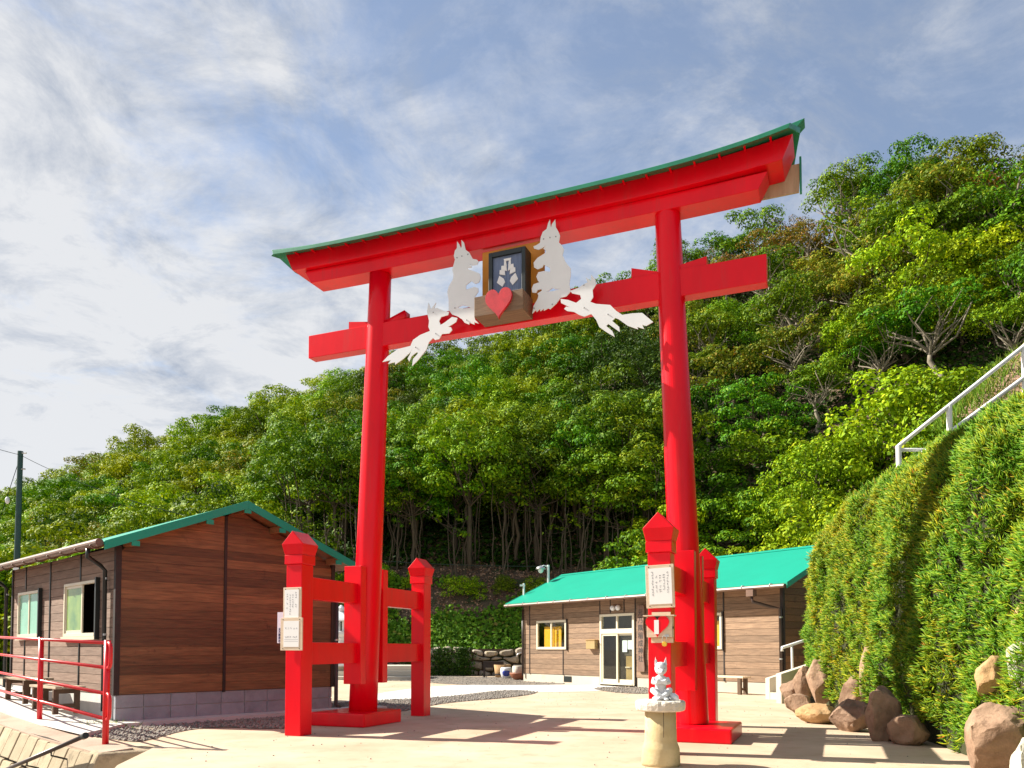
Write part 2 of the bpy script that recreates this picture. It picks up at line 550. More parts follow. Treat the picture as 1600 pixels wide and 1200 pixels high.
M['leaf_bright'] = leafmat('bright_leaf', [(0, (0.075, 0.145, 0.002)), (0.45, (0.18, 0.30, 0.003)), (0.9, (0.31, 0.42, 0.005)), (1, (0.42, 0.46, 0.012))])
M['leaf_mid'] = leafmat('mid_green_leaf', [(0, (0.026, 0.075, 0.002)), (0.5, (0.082, 0.19, 0.003)), (0.95, (0.175, 0.295, 0.005)), (1, (0.30, 0.33, 0.010))])
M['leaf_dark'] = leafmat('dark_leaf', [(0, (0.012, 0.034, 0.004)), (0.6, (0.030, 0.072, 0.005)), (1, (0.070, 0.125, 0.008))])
M['leaf_olive'] = leafmat('olive_leaf', [(0, (0.07, 0.11, 0.006)), (0.45, (0.16, 0.21, 0.009)), (0.85, (0.27, 0.27, 0.014)), (1, (0.32, 0.17, 0.015))], hue_var=0.02)
M['leaf_rust'] = leafmat('rusty_leaf', [(0, (0.07, 0.075, 0.010)), (0.4, (0.15, 0.13, 0.014)), (0.8, (0.24, 0.14, 0.016)), (1, (0.28, 0.10, 0.02))], hue_var=0.015)
M['ivy'] = leafmat('ivy_leaf', [(0, (0.04, 0.13, 0.008)), (0.6, (0.09, 0.25, 0.012)), (0.93, (0.16, 0.33, 0.016)), (1, (0.30, 0.24, 0.06))])
M['litter'] = leafmat('fallen_leaf', [(0, (0.12, 0.07, 0.04)), (0.6, (0.26, 0.155, 0.085)), (1, (0.42, 0.29, 0.18))], trans=0.1)
M['iceplant'] = leafmat('ice_plant_leaf', [(0, (0.05, 0.12, 0.008)), (0.4, (0.125, 0.235, 0.012)), (0.78, (0.22, 0.32, 0.016)), (0.97, (0.36, 0.38, 0.025)),
                                           (0.993, (0.40, 0.24, 0.03)), (1, (0.34, 0.10, 0.03))], trans=0.25, rough=0.38)


def patchy(m, tint, scale, lo, hi):
    t = m.node_tree
    N, L = t.nodes, t.links
    rp = [n for n in N if n.type == 'VALTORGB'][0]
    hs = [n for n in N if n.type == 'HUE_SAT' and n.inputs['Color'].is_linked and n.inputs['Color'].links[0].from_node == rp][0]
    tcn = N.new('ShaderNodeTexCoord')
    nz = N.new('ShaderNodeTexNoise')
    nz.inputs['Scale'].default_value = scale
    nz.inputs['Detail'].default_value = 4
    L.new(tcn.outputs['Object'], nz.inputs['Vector'])
    mr_ = N.new('ShaderNodeMapRange')
    mr_.inputs['From Min'].default_value = lo
    mr_.inputs['From Max'].default_value = hi
    L.new(nz.outputs['Fac'], mr_.inputs['Value'])
    mx = N.new('ShaderNodeMix')
    mx.data_type = 'RGBA'
    mx.blend_type = 'MULTIPLY'
    L.new(mr_.outputs[0], mx.inputs[0])
    L.new(rp.outputs[0], mx.inputs[6])
    mx.inputs[7].default_value = c4(tint)
    L.new(mx.outputs[2], hs.inputs['Color'])


patchy(M['iceplant'], (1.55, 1.0, .7), .8, .45, .68)
M['grass'] = leafmat('grass_blade', [(0, (0.08, 0.17, 0.01)), (0.7, (0.17, 0.28, 0.02)), (1, (0.35, 0.30, 0.06))])

rng = np.random.default_rng(7)
rnd = random.Random(11)

# ------------------------------------------------------------------ ground
kind(MB().sheet([(-3000, -3000), (3000, -3000), (3000, 3000), (-3000, 3000)], -2.3).build('ground', M['gravel']), 'structure')

LH = Vector((-5.7037, 11.4474, 0))
LH_ROT = 0.8139
LMAT = Matrix.Translation(LH) @ Matrix.Rotation(LH_ROT, 4, 'Z')


def lp(a, b, z=0.0):
    return LMAT @ Vector((a, b, z))


up = [lp(-1.02, 34), lp(-1.02, -2.62), lp(-0.5, -2.72), Vector((-3.75, 7.6, 0)), Vector((-3.25, 6.2, 0)), Vector((-2.7, 4.5, 0)),
      Vector((-2.2, 2.0, 0)), Vector((-2.0, -40, 0)), Vector((90, -40, 0)), Vector((90, 90, 0)), Vector((-90, 90, 0))]
bm = bmesh.new()
fv = [bm.verts.new((p.x, p.y, 0)) for p in up]
fc = bm.faces.new(fv)
lowv = [bm.verts.new((p.x, p.y, -2.3)) for p in up[:8]]
for i in range(7):
    bm.faces.new((fv[i], lowv[i], lowv[i + 1], fv[i + 1]))
bmesh.ops.triangulate(bm, faces=[fc])
bmesh.ops.recalc_face_normals(bm, faces=bm.faces)
me = bpy.data.meshes.new('plaza')
bm.to_mesh(me)
bm.free()
kind(link('plaza', me, M['plaza']), 'structure')


def smooth_loop(pts, n=4):
    """closed Catmull-Rom through ground points"""
    out = []
    m = len(pts)
    for i in range(m):
        p0, p1, p2, p3 = (pts[(i + k - 1) % m] for k in range(4))
        for j in range(n):
            t = j / n
            out.append(0.5 * ((2 * p1) + (p2 - p0) * t + (2 * p0 - 5 * p1 + 4 * p2 - p3) * t * t + (3 * p1 - p0 - 3 * p2 + p3) * t ** 3))
    return out


def ground_patch(name, px, z, mat, n=4):
    pts = smooth_loop([on_ground(u, v, z) for u, v in px], n)
    o = MB().sheet(pts, z).build(name, mat)
    kind(o, 'structure')
    return pts


path_pts = ground_patch('path', [(540, 1096), (600, 1082), (700, 1071), (860, 1069.5), (960, 1072), (940, 1079), (838, 1081), (780, 1079), (690, 1089), (600, 1095)], 0.004, M['concrete_white'])
gr1 = ground_patch('gravel_bed', [(190, 1156), (128, 1144), (200, 1128), (320, 1114), (440, 1107), (560, 1096), (690, 1089), (790, 1079), (838, 1081.5), (800, 1089), (700, 1098),
                                  (640, 1109), (520, 1127), (440, 1138), (350, 1136), (290, 1141), (225, 1157)], 0.008, M['gravel'])
gr2 = ground_patch('gravel_strip', [(540, 1057), (650, 1056), (800, 1059), (872, 1066), (866, 1069.5), (720, 1069.5), (640, 1064), (540, 1063)], 0.008, M['gravel'])
gr3 = ground_patch('gravel_strip', [(928, 1076), (955, 1073), (1012, 1074.5), (1015, 1083), (965, 1082)], 0.008, M['gravel'])
# loose gravel stones
ico = bmesh.new()
bmesh.ops.create_icosphere(ico, subdivisions=1, radius=1)
IV = np.array([v.co[:] for v in ico.verts])
IF = np.array([[v.index for v in f.verts] for f in ico.faces])
ico.free()


def in_poly(x, y, poly):
    px = np.array([p[0] for p in poly])
    py = np.array([p[1] for p in poly])
    inside = np.zeros(len(x), bool)
    j = len(px) - 1
    for i in range(len(px)):
        c = ((py[i] > y) != (py[j] > y)) & (x < (px[j] - px[i]) * (y - py[i]) / (py[j] - py[i] + 1e-12) + px[i])
        inside ^= c
        j = i
    return inside


def pebbles(poly, n, smin, smax, z=0.008, spill=0.0):
    px = [p[0] for p in poly]
    py = [p[1] for p in poly]
    x = rng.uniform(min(px), max(px), n * 4)
    y = rng.uniform(min(py), max(py), n * 4)
    k = in_poly(x, y, poly)
    x, y = x[k][:n], y[k][:n]
    s = rng.uniform(smin, smax, (len(x), 1, 1)) * rng.uniform(0.6, 1.3, (len(x), 1, 3))
    v = IV[None] * s + rng.normal(0, smin * .18, (len(x), len(IV), 3))
    v += np.stack([x + rng.normal(0, spill, len(x)), y + rng.normal(0, spill, len(x)), np.full(len(x), z + smin * .3)], -1)[:, None, :]
    f = IF[None] + (np.arange(len(x)) * len(IV))[:, None, None]
    return v.reshape(-1, 3), f.reshape(-1)


for poly, n in ((gr1, 7500), (gr2, 1500), (gr3, 500)):
    v, f = pebbles(poly, n, 0.010, 0.026, spill=0.02)
    kind(link('gravel_stones', np_mesh('gravel_stones', v, f, 3), M['pebble']), 'stuff')

gx, gy = rng.uniform(-4, 6.2, 900), 1.0 + rng.uniform(0, 1, 900) ** .7 * 24
gk = (gx > -1.5 - .28 * gy) & (gx < 3.5 + .1 * gy)
gs = rng.uniform(.003, .010, (int(gk.sum()), 1, 1)) * rng.uniform(.6, 1.4, (int(gk.sum()), 1, 3))
v = (IV[None] * gs + np.stack([gx[gk], gy[gk], np.full(int(gk.sum()), .003)], -1)[:, None, :]).reshape(-1, 3)
f = (IF[None] + (np.arange(int(gk.sum())) * len(IV))[:, None, None]).reshape(-1)
kind(link('loose_grit', np_mesh('loose_grit', v, f, 3), M['pebble']), 'stuff')

# ------------------------------------------------------------------ hill terrain
TK = [-1.25, -.65, -.4, -.25, -.1, 0, .13, .25, .35, .47, .6, .8, 1.3]
Y0 = [36, 33, 33.2, 33.9, 33.9, 33.6, 32.2, 29.5, 27, 24.3, 21.0, 18.5, 17]
ZB = [1.0, 1.2, 2.2, 4.6, 4.9, 4.7, 4.3, 3.9, 3.4, 3.2, 3.6, 4.0, 4.0]
TR = [-1.25, -.645, -.548, -.403, -.266, -.193, .08, .21, .403, .524, .645, 1.3]
Y1 = [88, 80, 80, 78, 75, 73, 69, 65, 57, 52, 49, 44]
EL = [.16, .205, .243, .293, .342, .366, .452, .512, .597, .640, .648, .60]


def hill_z(t, y):
    t = np.asarray(t, float)
    y = np.asarray(y, float)
    y0 = np.interp(t, TK, Y0)
    zb = np.interp(t, TK, ZB)
    y1 = np.interp(t, TR, Y1)
    z1 = CAM_H + np.interp(t, TR, EL) * y1 - 4.1
    d = y - y0
    bank = np.clip(d / 5.0, 0, 1)
    bank = bank * bank * (3 - 2 * bank) * .6 + bank * .4
    s = np.clip((y - y0 - 5.0) / (y1 - y0 - 5.0), 0, None)
    z = -.02 + zb * bank + np.where(s > 1, (z1 - zb) - (s - 1) * 9, (z1 - zb) * s)
    z = z + np.where(d > 0.5, .25 * np.sin(t * 37 + y * .4) + .2 * np.sin(y * .9 - t * 21), 0) * np.clip(d / 6, 0, 1)
    return z


nt_, ny_ = 150, 90
ts = np.linspace(-1.25, 1.3, nt_)
ss = np.linspace(0, 1, ny_) ** 1.4
gv = []
for s in ss:
    y0 = np.interp(ts, TK, Y0) - .6
    y1 = np.interp(ts, TR, Y1) + 45
    y = y0 + (y1 - y0) * s
    gv.append(np.stack([ts * y, y, hill_z(ts, y)], -1))
gv = np.array(gv)
idx = np.arange(nt_ * ny_).reshape(ny_, nt_)
quads = np.stack([idx[:-1, :-1], idx[:-1, 1:], idx[1:, 1:], idx[1:, :-1]], -1).reshape(-1)
o = link('hill', np_mesh('hill', gv.reshape(-1, 3), quads, 4), M['soil'], smooth=True)
kind(o, 'structure')


def hill_hit(u, v):
    """where the sight line of a picture point meets the hill"""
    d = unproject(u, v)
    t = d.x / d.y
    y = np.arange(np.interp(t, TK, Y0) - .5, 90, .1)
    zz = CAM_H + d.z / d.y * y
    h = hill_z(np.full_like(y, t), y)
    k = np.nonzero(h >= zz)[0]
    y = y[k[0]] if len(k) else float(np.interp(t, TR, Y1))
    return t, float(y)


# ------------------------------------------------------------------ leaves


def unit(a):
    return a / (np.linalg.norm(a, axis=-1, keepdims=True) + 1e-9)


def leaf_quads(P, N, L, W, r):
    n = len(P)
    T = unit(np.cross(N, r.normal(size=(n, 3))))
    B = np.cross(N, T)
    L = (L * r.uniform(.65, 1.25, n))[:, None]
    W = (W * r.uniform(.7, 1.2, n))[:, None]
    v = np.stack([P - T * L / 2, P + B * W / 2 + N * W * .18, P + T * L / 2, P - B * W / 2 + N * W * .18], 1).reshape(-1, 3)
    return v, np.arange(n * 4)


def leaf_obj(name, P, N, L, W, mat, r, parent=None):
    v, f = leaf_quads(P, N, L, W, r)
    return link(name, np_mesh(name, v, f, 4), mat, parent)


def clump_leaves(clumps, per_area, r, up=.55, low=-.35, flat=.72, leaf_up=.5):
    Ps, Ns = [], []
    for c, rad in clumps:
        n = int(per_area * rad * rad * 9)
        d = unit(r.normal(size=(n, 3)))
        d[:, 2] += up * .4
        d = unit(d)
        d = d[d[:, 2] > low]
        q = r.uniform(.55, 1.05, (len(d), 1)) ** .6
        lump = 1 + .18 * np.sin(d[:, :1] * 7 + c[0] * 5) * np.cos(d[:, 1:2] * 6 + c[1] * 5)
        p = np.array(c) + d * rad * q * lump * np.array([1, 1, flat])
        nn = unit(d * .95 + np.array([0, 0, leaf_up * .5]) + r.normal(size=d.shape) * .30)
        Ps.append(p)
        Ns.append(nn)
    return np.concatenate(Ps), np.concatenate(Ns)


def make_limbs(mb, base_h, clumps, r, trunk_r, crook=.25, lean=(0, 0), forks=3):
    top = Vector((lean[0], lean[1], base_h))
    pts = [Vector((0, 0, -.5))]
    for k in range(1, 5):
        q = k / 4
        pts.append(Vector((lean[0] * q + r.normal() * crook * .3 * (k < 4), lean[1] * q + r.normal() * crook * .3 * (k < 4), base_h * q)))
    mb.tube(pts, [trunk_r * (1.25 - .45 * k / 4) for k in range(5)], 7)
    forkpts = [pts[-1], pts[-1], pts[-2] * .4 + pts[-1] * .6]
    for i, (c, rad) in enumerate(clumps):
        c = Vector(c)
        s = forkpts[i % forks] if forks <= 3 else pts[-1]
        mid1 = s.lerp(c, .35) + Vector((r.normal(), r.normal(), r.normal() * .4)) * crook
        mid2 = s.lerp(c, .7) + Vector((r.normal(), r.normal(), r.normal() * .6)) * crook
        a = trunk_r * r.uniform(.32, .55)
        mb.tube([s, mid1, mid2, c], [a, a * .75, a * .5, a * .2], 5, cap=False)


def dome(r, n, R_, h, c, zmin=-.2, rc=(.55, .9), fill=.25, sep_=.55):
    """clump centres on a dome, kept apart so that shade gaps stay between them"""
    out = []
    tries = 0
    while len(out) < n and tries < 4000:
        tries += 1
        d = r.normal(size=3)
        d /= np.linalg.norm(d)
        if d[2] < zmin:
            d[2] = -d[2] * .6
        q = r.uniform(.86, 1.12) if r.random() > fill else r.uniform(.3, .75)
        p = (c[0] + d[0] * R_ * q, c[1] + d[1] * R_ * q, c[2] + d[2] * h * q)
        rad = r.uniform(*rc)
        if any((p[0] - o[0][0]) ** 2 + (p[1] - o[0][1]) ** 2 + 2.2 * (p[2] - o[0][2]) ** 2 < (sep_ * (rad + o[1])) ** 2 for o in out):
            continue
        out.append((p, rad))
    return out


PROTO = {}


def make_proto(key, name, leaf, bark, clumps, base_h, trunk_r, L, W, per, r, crook=.25, lean=(0, 0), limb_n=14, low=-.35, flat=.72, extra=None):
    root = bpy.data.objects.new(name, None)
    COL.objects.link(root)
    mb = MB()
    pick = sorted(clumps, key=lambda q: r.random())[:limb_n]
    make_limbs(mb, base_h, pick, r, trunk_r, crook, lean)
    if extra:
        extra(mb, r)
    mb.build('trunk', M[bark], root, smooth=True)
    P, N = clump_leaves(clumps, per, r, low=low, flat=flat)
    leaf_obj('crown', P, N, L, W, M[leaf], r, root)
    PROTO.setdefault(key, []).append([root, False])


def put(key, k, loc, rz, s, label, cat, group, name=None):
    item = PROTO[key][k % len(PROTO[key])]
    root, used = item
    if not used:
        o = root
        item[1] = True
    else:
        o = root.copy()
        COL.objects.link(o)
        for ch in list(root.children):
            c = ch.copy()
            c.parent = o
            COL.objects.link(c)
    o.location = loc
    o.rotation_euler = (rnd.uniform(-.05, .05), rnd.uniform(-.05, .05), rz)
    o.scale = s if hasattr(s, '__len__') else (s, s, s)
    for kk in ('label', 'category', 'group'):
        if kk in o:
            del o[kk]
    tag(o, label, cat, group)
    return o


def make_all_protos():
    for i in range(3):
        r = np.random.default_rng(100 + i)
        cl = dome(r, 30, 1.85, 1.75, (0, 0, 1.9), rc=(.42, .80), zmin=-.75, sep_=.72)
        make_proto('round', 'broadleaf_tree', 'leaf_bright', 'bark', cl, 1.0, .11, .155, .095, 72, r, limb_n=9, low=-.55, flat=.68)
    for i in range(3):
        r = np.random.default_rng(200 + i)
        cl = dome(r, 30, 2.05, 1.65, (0, 0, 1.95), rc=(.45, .88), zmin=-.75, sep_=.72)
        make_proto('mid', 'evergreen_tree', 'leaf_mid', 'bark', cl, 1.1, .12, .155, .09, 68, r, flat=.52, limb_n=10, low=-.5)
    for i in range(2):
        r = np.random.default_rng(300 + i)
        cl = dome(r, 44, 1.6, 1.7, (0, 0, 2.0), rc=(.4, .8), zmin=-.7)
        make_proto('dark', 'dark_tree', 'leaf_dark', 'bark', cl, 1.4, .12, .16, .09, 33, r)
    for i in range(2):
        r = np.random.default_rng(400 + i)
        cl = dome(r, 32, 1.75, 1.5, (0, 0, 2.1), rc=(.36, .7), zmin=-.6, sep_=.68)
        make_proto('olive', 'olive_tree', 'leaf_olive', 'bark', cl, 1.2, .12, .15, .09, 55, r, flat=.55, limb_n=12, low=-.5)
    for i in range(2):
        r = np.random.default_rng(450 + i)
        cl = dome(r, 28, 1.65, 1.2, (0, 0, 2.4), rc=(.35, .65), zmin=-.4, sep_=.66)
        make_proto('rust', 'autumn_tree', 'leaf_rust', 'bark_pale', cl, 1.4, .10, .14, .08, 52, r, flat=.5, low=-.1)
    for i in range(3):          # wind-bent trees with bare pale limbs and foliage only on top
        r = np.random.default_rng(500 + i)
        cl = []
        for _ in range(22):
            a = r.uniform(0, 2 * PI)
            q = r.uniform(.2, 1.9)
            cl.append(((q * math.cos(a) + .5, q * math.sin(a), 3.25 + r.uniform(-.35, .55) - q * .22), r.uniform(.38, .70)))

        def twigs(mb, r_):
            for _ in range(5):
                a = r_.uniform(0, 2 * PI)
                p = Vector((.3, 0, 1.3 + r_.uniform(0, .6)))
                pts = [p]
                d = Vector((math.cos(a), math.sin(a), .9))
                for _k in range(5):
                    p = p + d * .36
                    d = (d + Vector((r_.normal(), r_.normal(), r_.normal() * .6)) * .38).normalized()
                    pts.append(p)
                mb.tube(pts, [.045, .038, .032, .026, .018, .008], 5, cap=False)
        make_proto('wind', 'windswept_tree', 'leaf_olive' if i == 0 else 'leaf_mid', 'bark_pale', cl, 1.5, .10, .14, .085, 64, r, crook=.32, lean=(.35, .1),
                   limb_n=14, flat=.45, low=-.3, extra=twigs)
    for i in range(3):          # slender forest-edge trees: tall bare stems
        r = np.random.default_rng(600 + i)
        cl = dome(r, 34, 2.1, 1.75, (0, 0, 4.5), rc=(.42, .9), zmin=-.7, sep_=.7)

        def stems(mb, r_):
            for _ in range(1 + i):
                a = r_.uniform(0, 2 * PI)
                q = r_.uniform(.25, .8)
                x, y = q * math.cos(a), q * math.sin(a)
                mb.tube([(x, y, -.5), (x * 1.1 + r_.normal() * .1, y * 1.1, 1.3), (x * 1.4 + r_.normal() * .15, y * 1.4, 2.8), (x * 2, y * 2, 4.6)],
                        [.038, .034, .028, .014], 6, cap=False)
        make_proto('slender', 'slender_tree', 'leaf_mid' if i else 'leaf_bright', 'bark_dark', cl, 3.0, .10, .16, .098, 66, r, crook=.28, low=-.5, flat=.6, limb_n=12, extra=stems)
    for i in range(3):          # bare thin saplings in the shade
        r = np.random.default_rng(660 + i)
        cl = [((r.normal() * .6, r.normal() * .5, r.uniform(2.6, 4.6)), r.uniform(.22, .42)) for _ in range(7)]

        def thin(mb, r_):
            for _ in range(4):
                x, y = r_.normal() * .55, r_.normal() * .4
                dx, dy = r_.normal() * .35, r_.normal() * .2
                pts, rad = [], []
                for k in range(8):
                    q = k / 7
                    pts.append((x + dx * q * 2 + r_.normal() * .07, y + dy * q * 2 + r_.normal() * .05, -.4 + 5.0 * q))
                    rad.append(.042 * (1 - .7 * q) * r_.uniform(.8, 1.1))
                mb.tube(pts, rad, 5, cap=False)
        make_proto('sapling', 'sapling_tree', 'leaf_mid', 'bark', cl, 3.4, .05, .22, .12, 22, r, crook=.2, limb_n=7, extra=thin)
    for i in range(3):          # shrubs and creepers: leaves to the ground
        r = np.random.default_rng(700 + i)
        cl = dome(r, 34, 1.5, 1.3, (0, 0, .75), rc=(.36, .70), zmin=-.5, sep_=.66)
        make_proto('shrub', 'leafy_shrub', 'leaf_bright' if i < 2 else 'leaf_mid', 'bark', cl, .6, .06, .14, .095, 64, r, limb_n=8, low=-.5, flat=.7)
    r = np.random.default_rng(800)
    cl = []
    for k in range(26):
        q = k / 25
        a = k * 2.4
        rad = 1.15 * (1 - q) + .12
        cl.append(((rad * .7 * math.cos(a), rad * .7 * math.sin(a), .9 + q * 4.0), .18 + .42 * (1 - q)))
    make_proto('conifer', 'conifer_tree', 'leaf_dark', 'bark', cl, 4.6, .10, .17, .07, 40, r, crook=.02, limb_n=10, flat=.5)


make_all_protos()

LBL = {
    'round': ('bright green rounded tree', 'tree', 'bright rounded trees'),
    'mid': ('mid green spreading evergreen tree', 'tree', 'mid green evergreen trees'),
    'dark': ('dark green dense tree', 'tree', 'dark dense trees'),
    'olive': ('yellowish olive leaved tree', 'tree', 'olive leaved trees'),
    'rust': ('rusty brown tinged pale limbed tree', 'tree', 'rusty tinged trees'),
    'wind': ('windswept tree with bare pale limbs', 'tree', 'windswept trees with pale limbs'),
    'slender': ('slender tall stemmed forest edge tree', 'tree', 'slender trees'),
    'shrub': ('dense leafy shrub', 'shrub', 'leafy shrubs'),
    'sapling': ('thin bare stemmed sapling clump', 'tree', 'saplings under the forest edge'),
    'conifer': ('small dark pointed conifer', 'tree', 'conifers'),
}


def zone(t, y):
    u = 800 + FOC * t
    frac = (y - float(np.interp(t, TK, Y0))) / (float(np.interp(t, TR, Y1)) - float(np.interp(t, TK, Y0)))
    side = ('far left of the gate' if u < 300 else 'just left of the left pillar' if u < 580 else 'left of centre between the pillars' if u < 800 else
            'right of centre between the pillars' if u < 1050 else 'just right of the right pillar' if u < 1290 else 'at far right')
    high = 'on the skyline' if frac > .86 else 'high on the hill' if frac > .55 else 'midway up the hill' if frac > .28 else 'low on the hill'
    return high + ' ' + side


def plant(key, t, y, s, sink=0.15, k=None):
    z = float(hill_z(t, y)) - sink
    lab, cat, grp = LBL[key]
    zn = zone(t, y)
    return put(key, rnd.randrange(9) if k is None else k, (t * y, y, z), rnd.uniform(0, 2 * PI),
               (s * rnd.uniform(.9, 1.12), s * rnd.uniform(.9, 1.12), s * rnd.uniform(.9, 1.1)), lab + ' ' + zn, cat, grp + ' ' + zn)


# front row on the bank, with bare stems
for t in np.arange(-.255, .20, .043):
    tt = float(t + rnd.uniform(-.014, .014))
    y = float(np.interp(tt, TK, Y0)) + 5.9 + rnd.uniform(-.4, .9)
    plant('slender', tt, y, rnd.uniform(.92, 1.12))
for t in np.arange(-.262, .175, .036):
    tt = float(t + rnd.uniform(-.01, .01))
    plant('sapling', tt, float(np.interp(tt, TK, Y0)) + 4.4 + rnd.uniform(-.3, 1.6), rnd.uniform(.75, 1.05))
for t in np.arange(-.26, .20, .05):
    tt = float(t + rnd.uniform(-.015, .015))
    plant('slender', tt, float(np.interp(tt, TK, Y0)) + 8.6 + rnd.uniform(-.4, .8), rnd.uniform(.95, 1.15))

# the wooded slope, jittered rows going up
count = 0
row_gap = 2.85
for row in range(0, 24):
    step = 2.95
    t = -.80
    while t < .84:
        y0 = float(np.interp(t, TK, Y0))
        y1 = float(np.interp(t, TR, Y1))
        front_band = -.265 < t < .19
        start = 10.0 if front_band else (5.5 if t < 0 else 3.2)
        y = y0 + start + row * row_gap * (1.0 if t < .2 else .92) + rnd.uniform(-.9, .9)
        dt = step / max(y, 20) * rnd.uniform(.85, 1.25)
        if y < y1 + .8 and count < 330:
            u = 800 + FOC * t
            frac = (y - y0) / (y1 - y0)
            x = rnd.random()
            s = rnd.uniform(.82, 1.36)
            if u > 1040:
                if frac < .40:
                    key = 'shrub' if x < .62 else ('round' if x < .9 else 'mid')
                    s *= 1.12 if key == 'shrub' else .85
                elif frac < .72:
                    key = 'wind' if x < .42 else ('olive' if x < .55 else ('round' if x < .8 else 'mid'))
                else:
                    key = 'wind' if x < .30 else ('rust' if x < .48 else ('olive' if x < .72 else 'mid'))
            elif u > 560:
                key = 'mid' if x < .58 else ('round' if x < .80 else ('olive' if x < .86 else 'dark'))
            else:
                key = 'round' if x < .50 else ('mid' if x < .76 else ('olive' if x < .86 else 'dark'))
                if row == 0:
                    key = 'round' if x < .75 else 'shrub'
                    s *= 1.2
            plant(key, t, y, s)
            count += 1
        t += dt

# distinct ones
for (u, v, key, s, k) in ((1455, 420, 'wind', 1.5, 0), (1335, 470, 'wind', 1.55, 1), (1425, 480, 'wind', 1.4, 2), (1560, 430, 'wind', 1.6, 1)):
    t, y = hill_hit(u, v)
    plant(key, t, y, s, k=k)
for (u, v, s) in ((122, 738, 1.0), (205, 712, 1.1), (226, 706, .9), (330, 675, .8)):
    t = (u - 800) / FOC
    y = float(np.interp(t, TR, Y1)) - .5
    plant('conifer', t, y, s)
# shrubs tumbling down right behind the right hut and at the left edge
for t in np.arange(.17, .80, .034):
    tt = float(t + rnd.uniform(-.012, .012))
    for dy in (1.0, 3.0):
        plant('shrub', tt, float(np.interp(tt, TK, Y0)) + dy + rnd.uniform(-.5, .5), rnd.uniform(.9, 1.25), sink=.4)
for t in (-.215, -.165, -.12, -.06, -.01, .03, .085, .12):
    plant('shrub', t, float(np.interp(t, TK, Y0)) + rnd.uniform(3.2, 4.4), rnd.uniform(.35, .55), sink=.25)
for t in np.arange(-.76, -.30, .05):
    plant('round' if rnd.random() < .6 else 'shrub', float(t), float(np.interp(t, TK, Y0)) + 1.2 + rnd.uniform(-.6, 1.4), rnd.uniform(1.1, 1.5), sink=.3)

for key, lst in PROTO.items():
    for root, used in lst:
        if not used:
            for ch in list(root.children):
                bpy.data.objects.remove(ch)
            bpy.data.objects.remove(root)

# undergrowth, ivy and leaf litter on the bank
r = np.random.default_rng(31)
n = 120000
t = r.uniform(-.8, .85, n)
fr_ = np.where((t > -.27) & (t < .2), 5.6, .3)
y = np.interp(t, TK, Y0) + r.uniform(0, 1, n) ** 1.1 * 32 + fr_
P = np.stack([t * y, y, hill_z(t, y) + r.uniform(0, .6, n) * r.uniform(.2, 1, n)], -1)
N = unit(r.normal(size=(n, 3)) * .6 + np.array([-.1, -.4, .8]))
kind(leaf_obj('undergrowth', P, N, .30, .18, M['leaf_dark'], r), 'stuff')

n = 60000
t = r.uniform(-.34, .30, n)
f = r.uniform(0, 1, n)
y = np.interp(t, TK, Y0) + .1 + f * 4.6
cov = np.array([mnoise.noise(Vector((a * 18, b * .55, 1.3))) for a, b in zip(t, y)])
keep = (r.random(n) < np.clip(1.05 - f * 1.35 + cov * 1.3, 0, 1)) | (t < -.19) & (f < .8)
t, y, f = t[keep], y[keep], f[keep]
P = np.stack([t * y, y - .06, hill_z(t, y) + r.uniform(0.02, .22, len(t))], -1)
N = unit(r.normal(size=(len(t), 3)) * .5 + np.array([-.25, -.75, .55]))
kind(leaf_obj('ivy', P, N, .21, .17, M['ivy'], r), 'stuff')
n = 16000
t = r.uniform(-.34, .30, n)
y = np.interp(t, TK, Y0) + .6 + r.uniform(0, 1, n) * 8
P = np.stack([t * y, y, hill_z(t, y) + .03], -1)
N = unit(r.normal(size=(n, 3)) * .45 + np.array([0, -.6, .8]))
kind(leaf_obj('leaf_litter', P, N, .14, .09, M['litter'], r), 'stuff')

# ------------------------------------------------------------------ planted bank on the right
BS = [(4.6, 3.0), (4.55, 5.0), (4.5, 6.6), (4.66, 8.0), (4.95, 9.4), (5.2, 10.8), (5.45, 12.2), (5.65, 13.8), (5.95, 15.6), (6.7, 16.8), (8.2, 17.4), (11.5, 17.6)]
TS = [(5.3, 2.6, 3.35), (5.25, 5.0, 3.5), (5.15, 6.8, 3.6), (5.4, 8.2, 3.62), (5.75, 9.7, 3.68), (5.95, 11.0, 3.72), (6.0, 12.3, 3.72), (6.05, 13.4, 3.66),
      (6.35, 14.5, 3.58), (7.0, 15.3, 3.75), (8.4, 15.9, 4.5), (11.5, 16.2, 6.6)]


def crom(arr, q):
    a = np.array(arr, float)
    m = len(a) - 1
    x = np.clip(np.asarray(q) * m, 0, m - 1e-6)
    i = x.astype(int)
    f = (x - i)[..., None]
    p0, p1, p2, p3 = a[np.clip(i - 1, 0, m)], a[i], a[i + 1], a[np.clip(i + 2, 0, m)]
    return .5 * (2 * p1 + (p2 - p0) * f + (2 * p0 - 5 * p1 + 4 * p2 - p3) * f ** 2 + (3 * p1 - p0 - 3 * p2 + p3) * f ** 3)


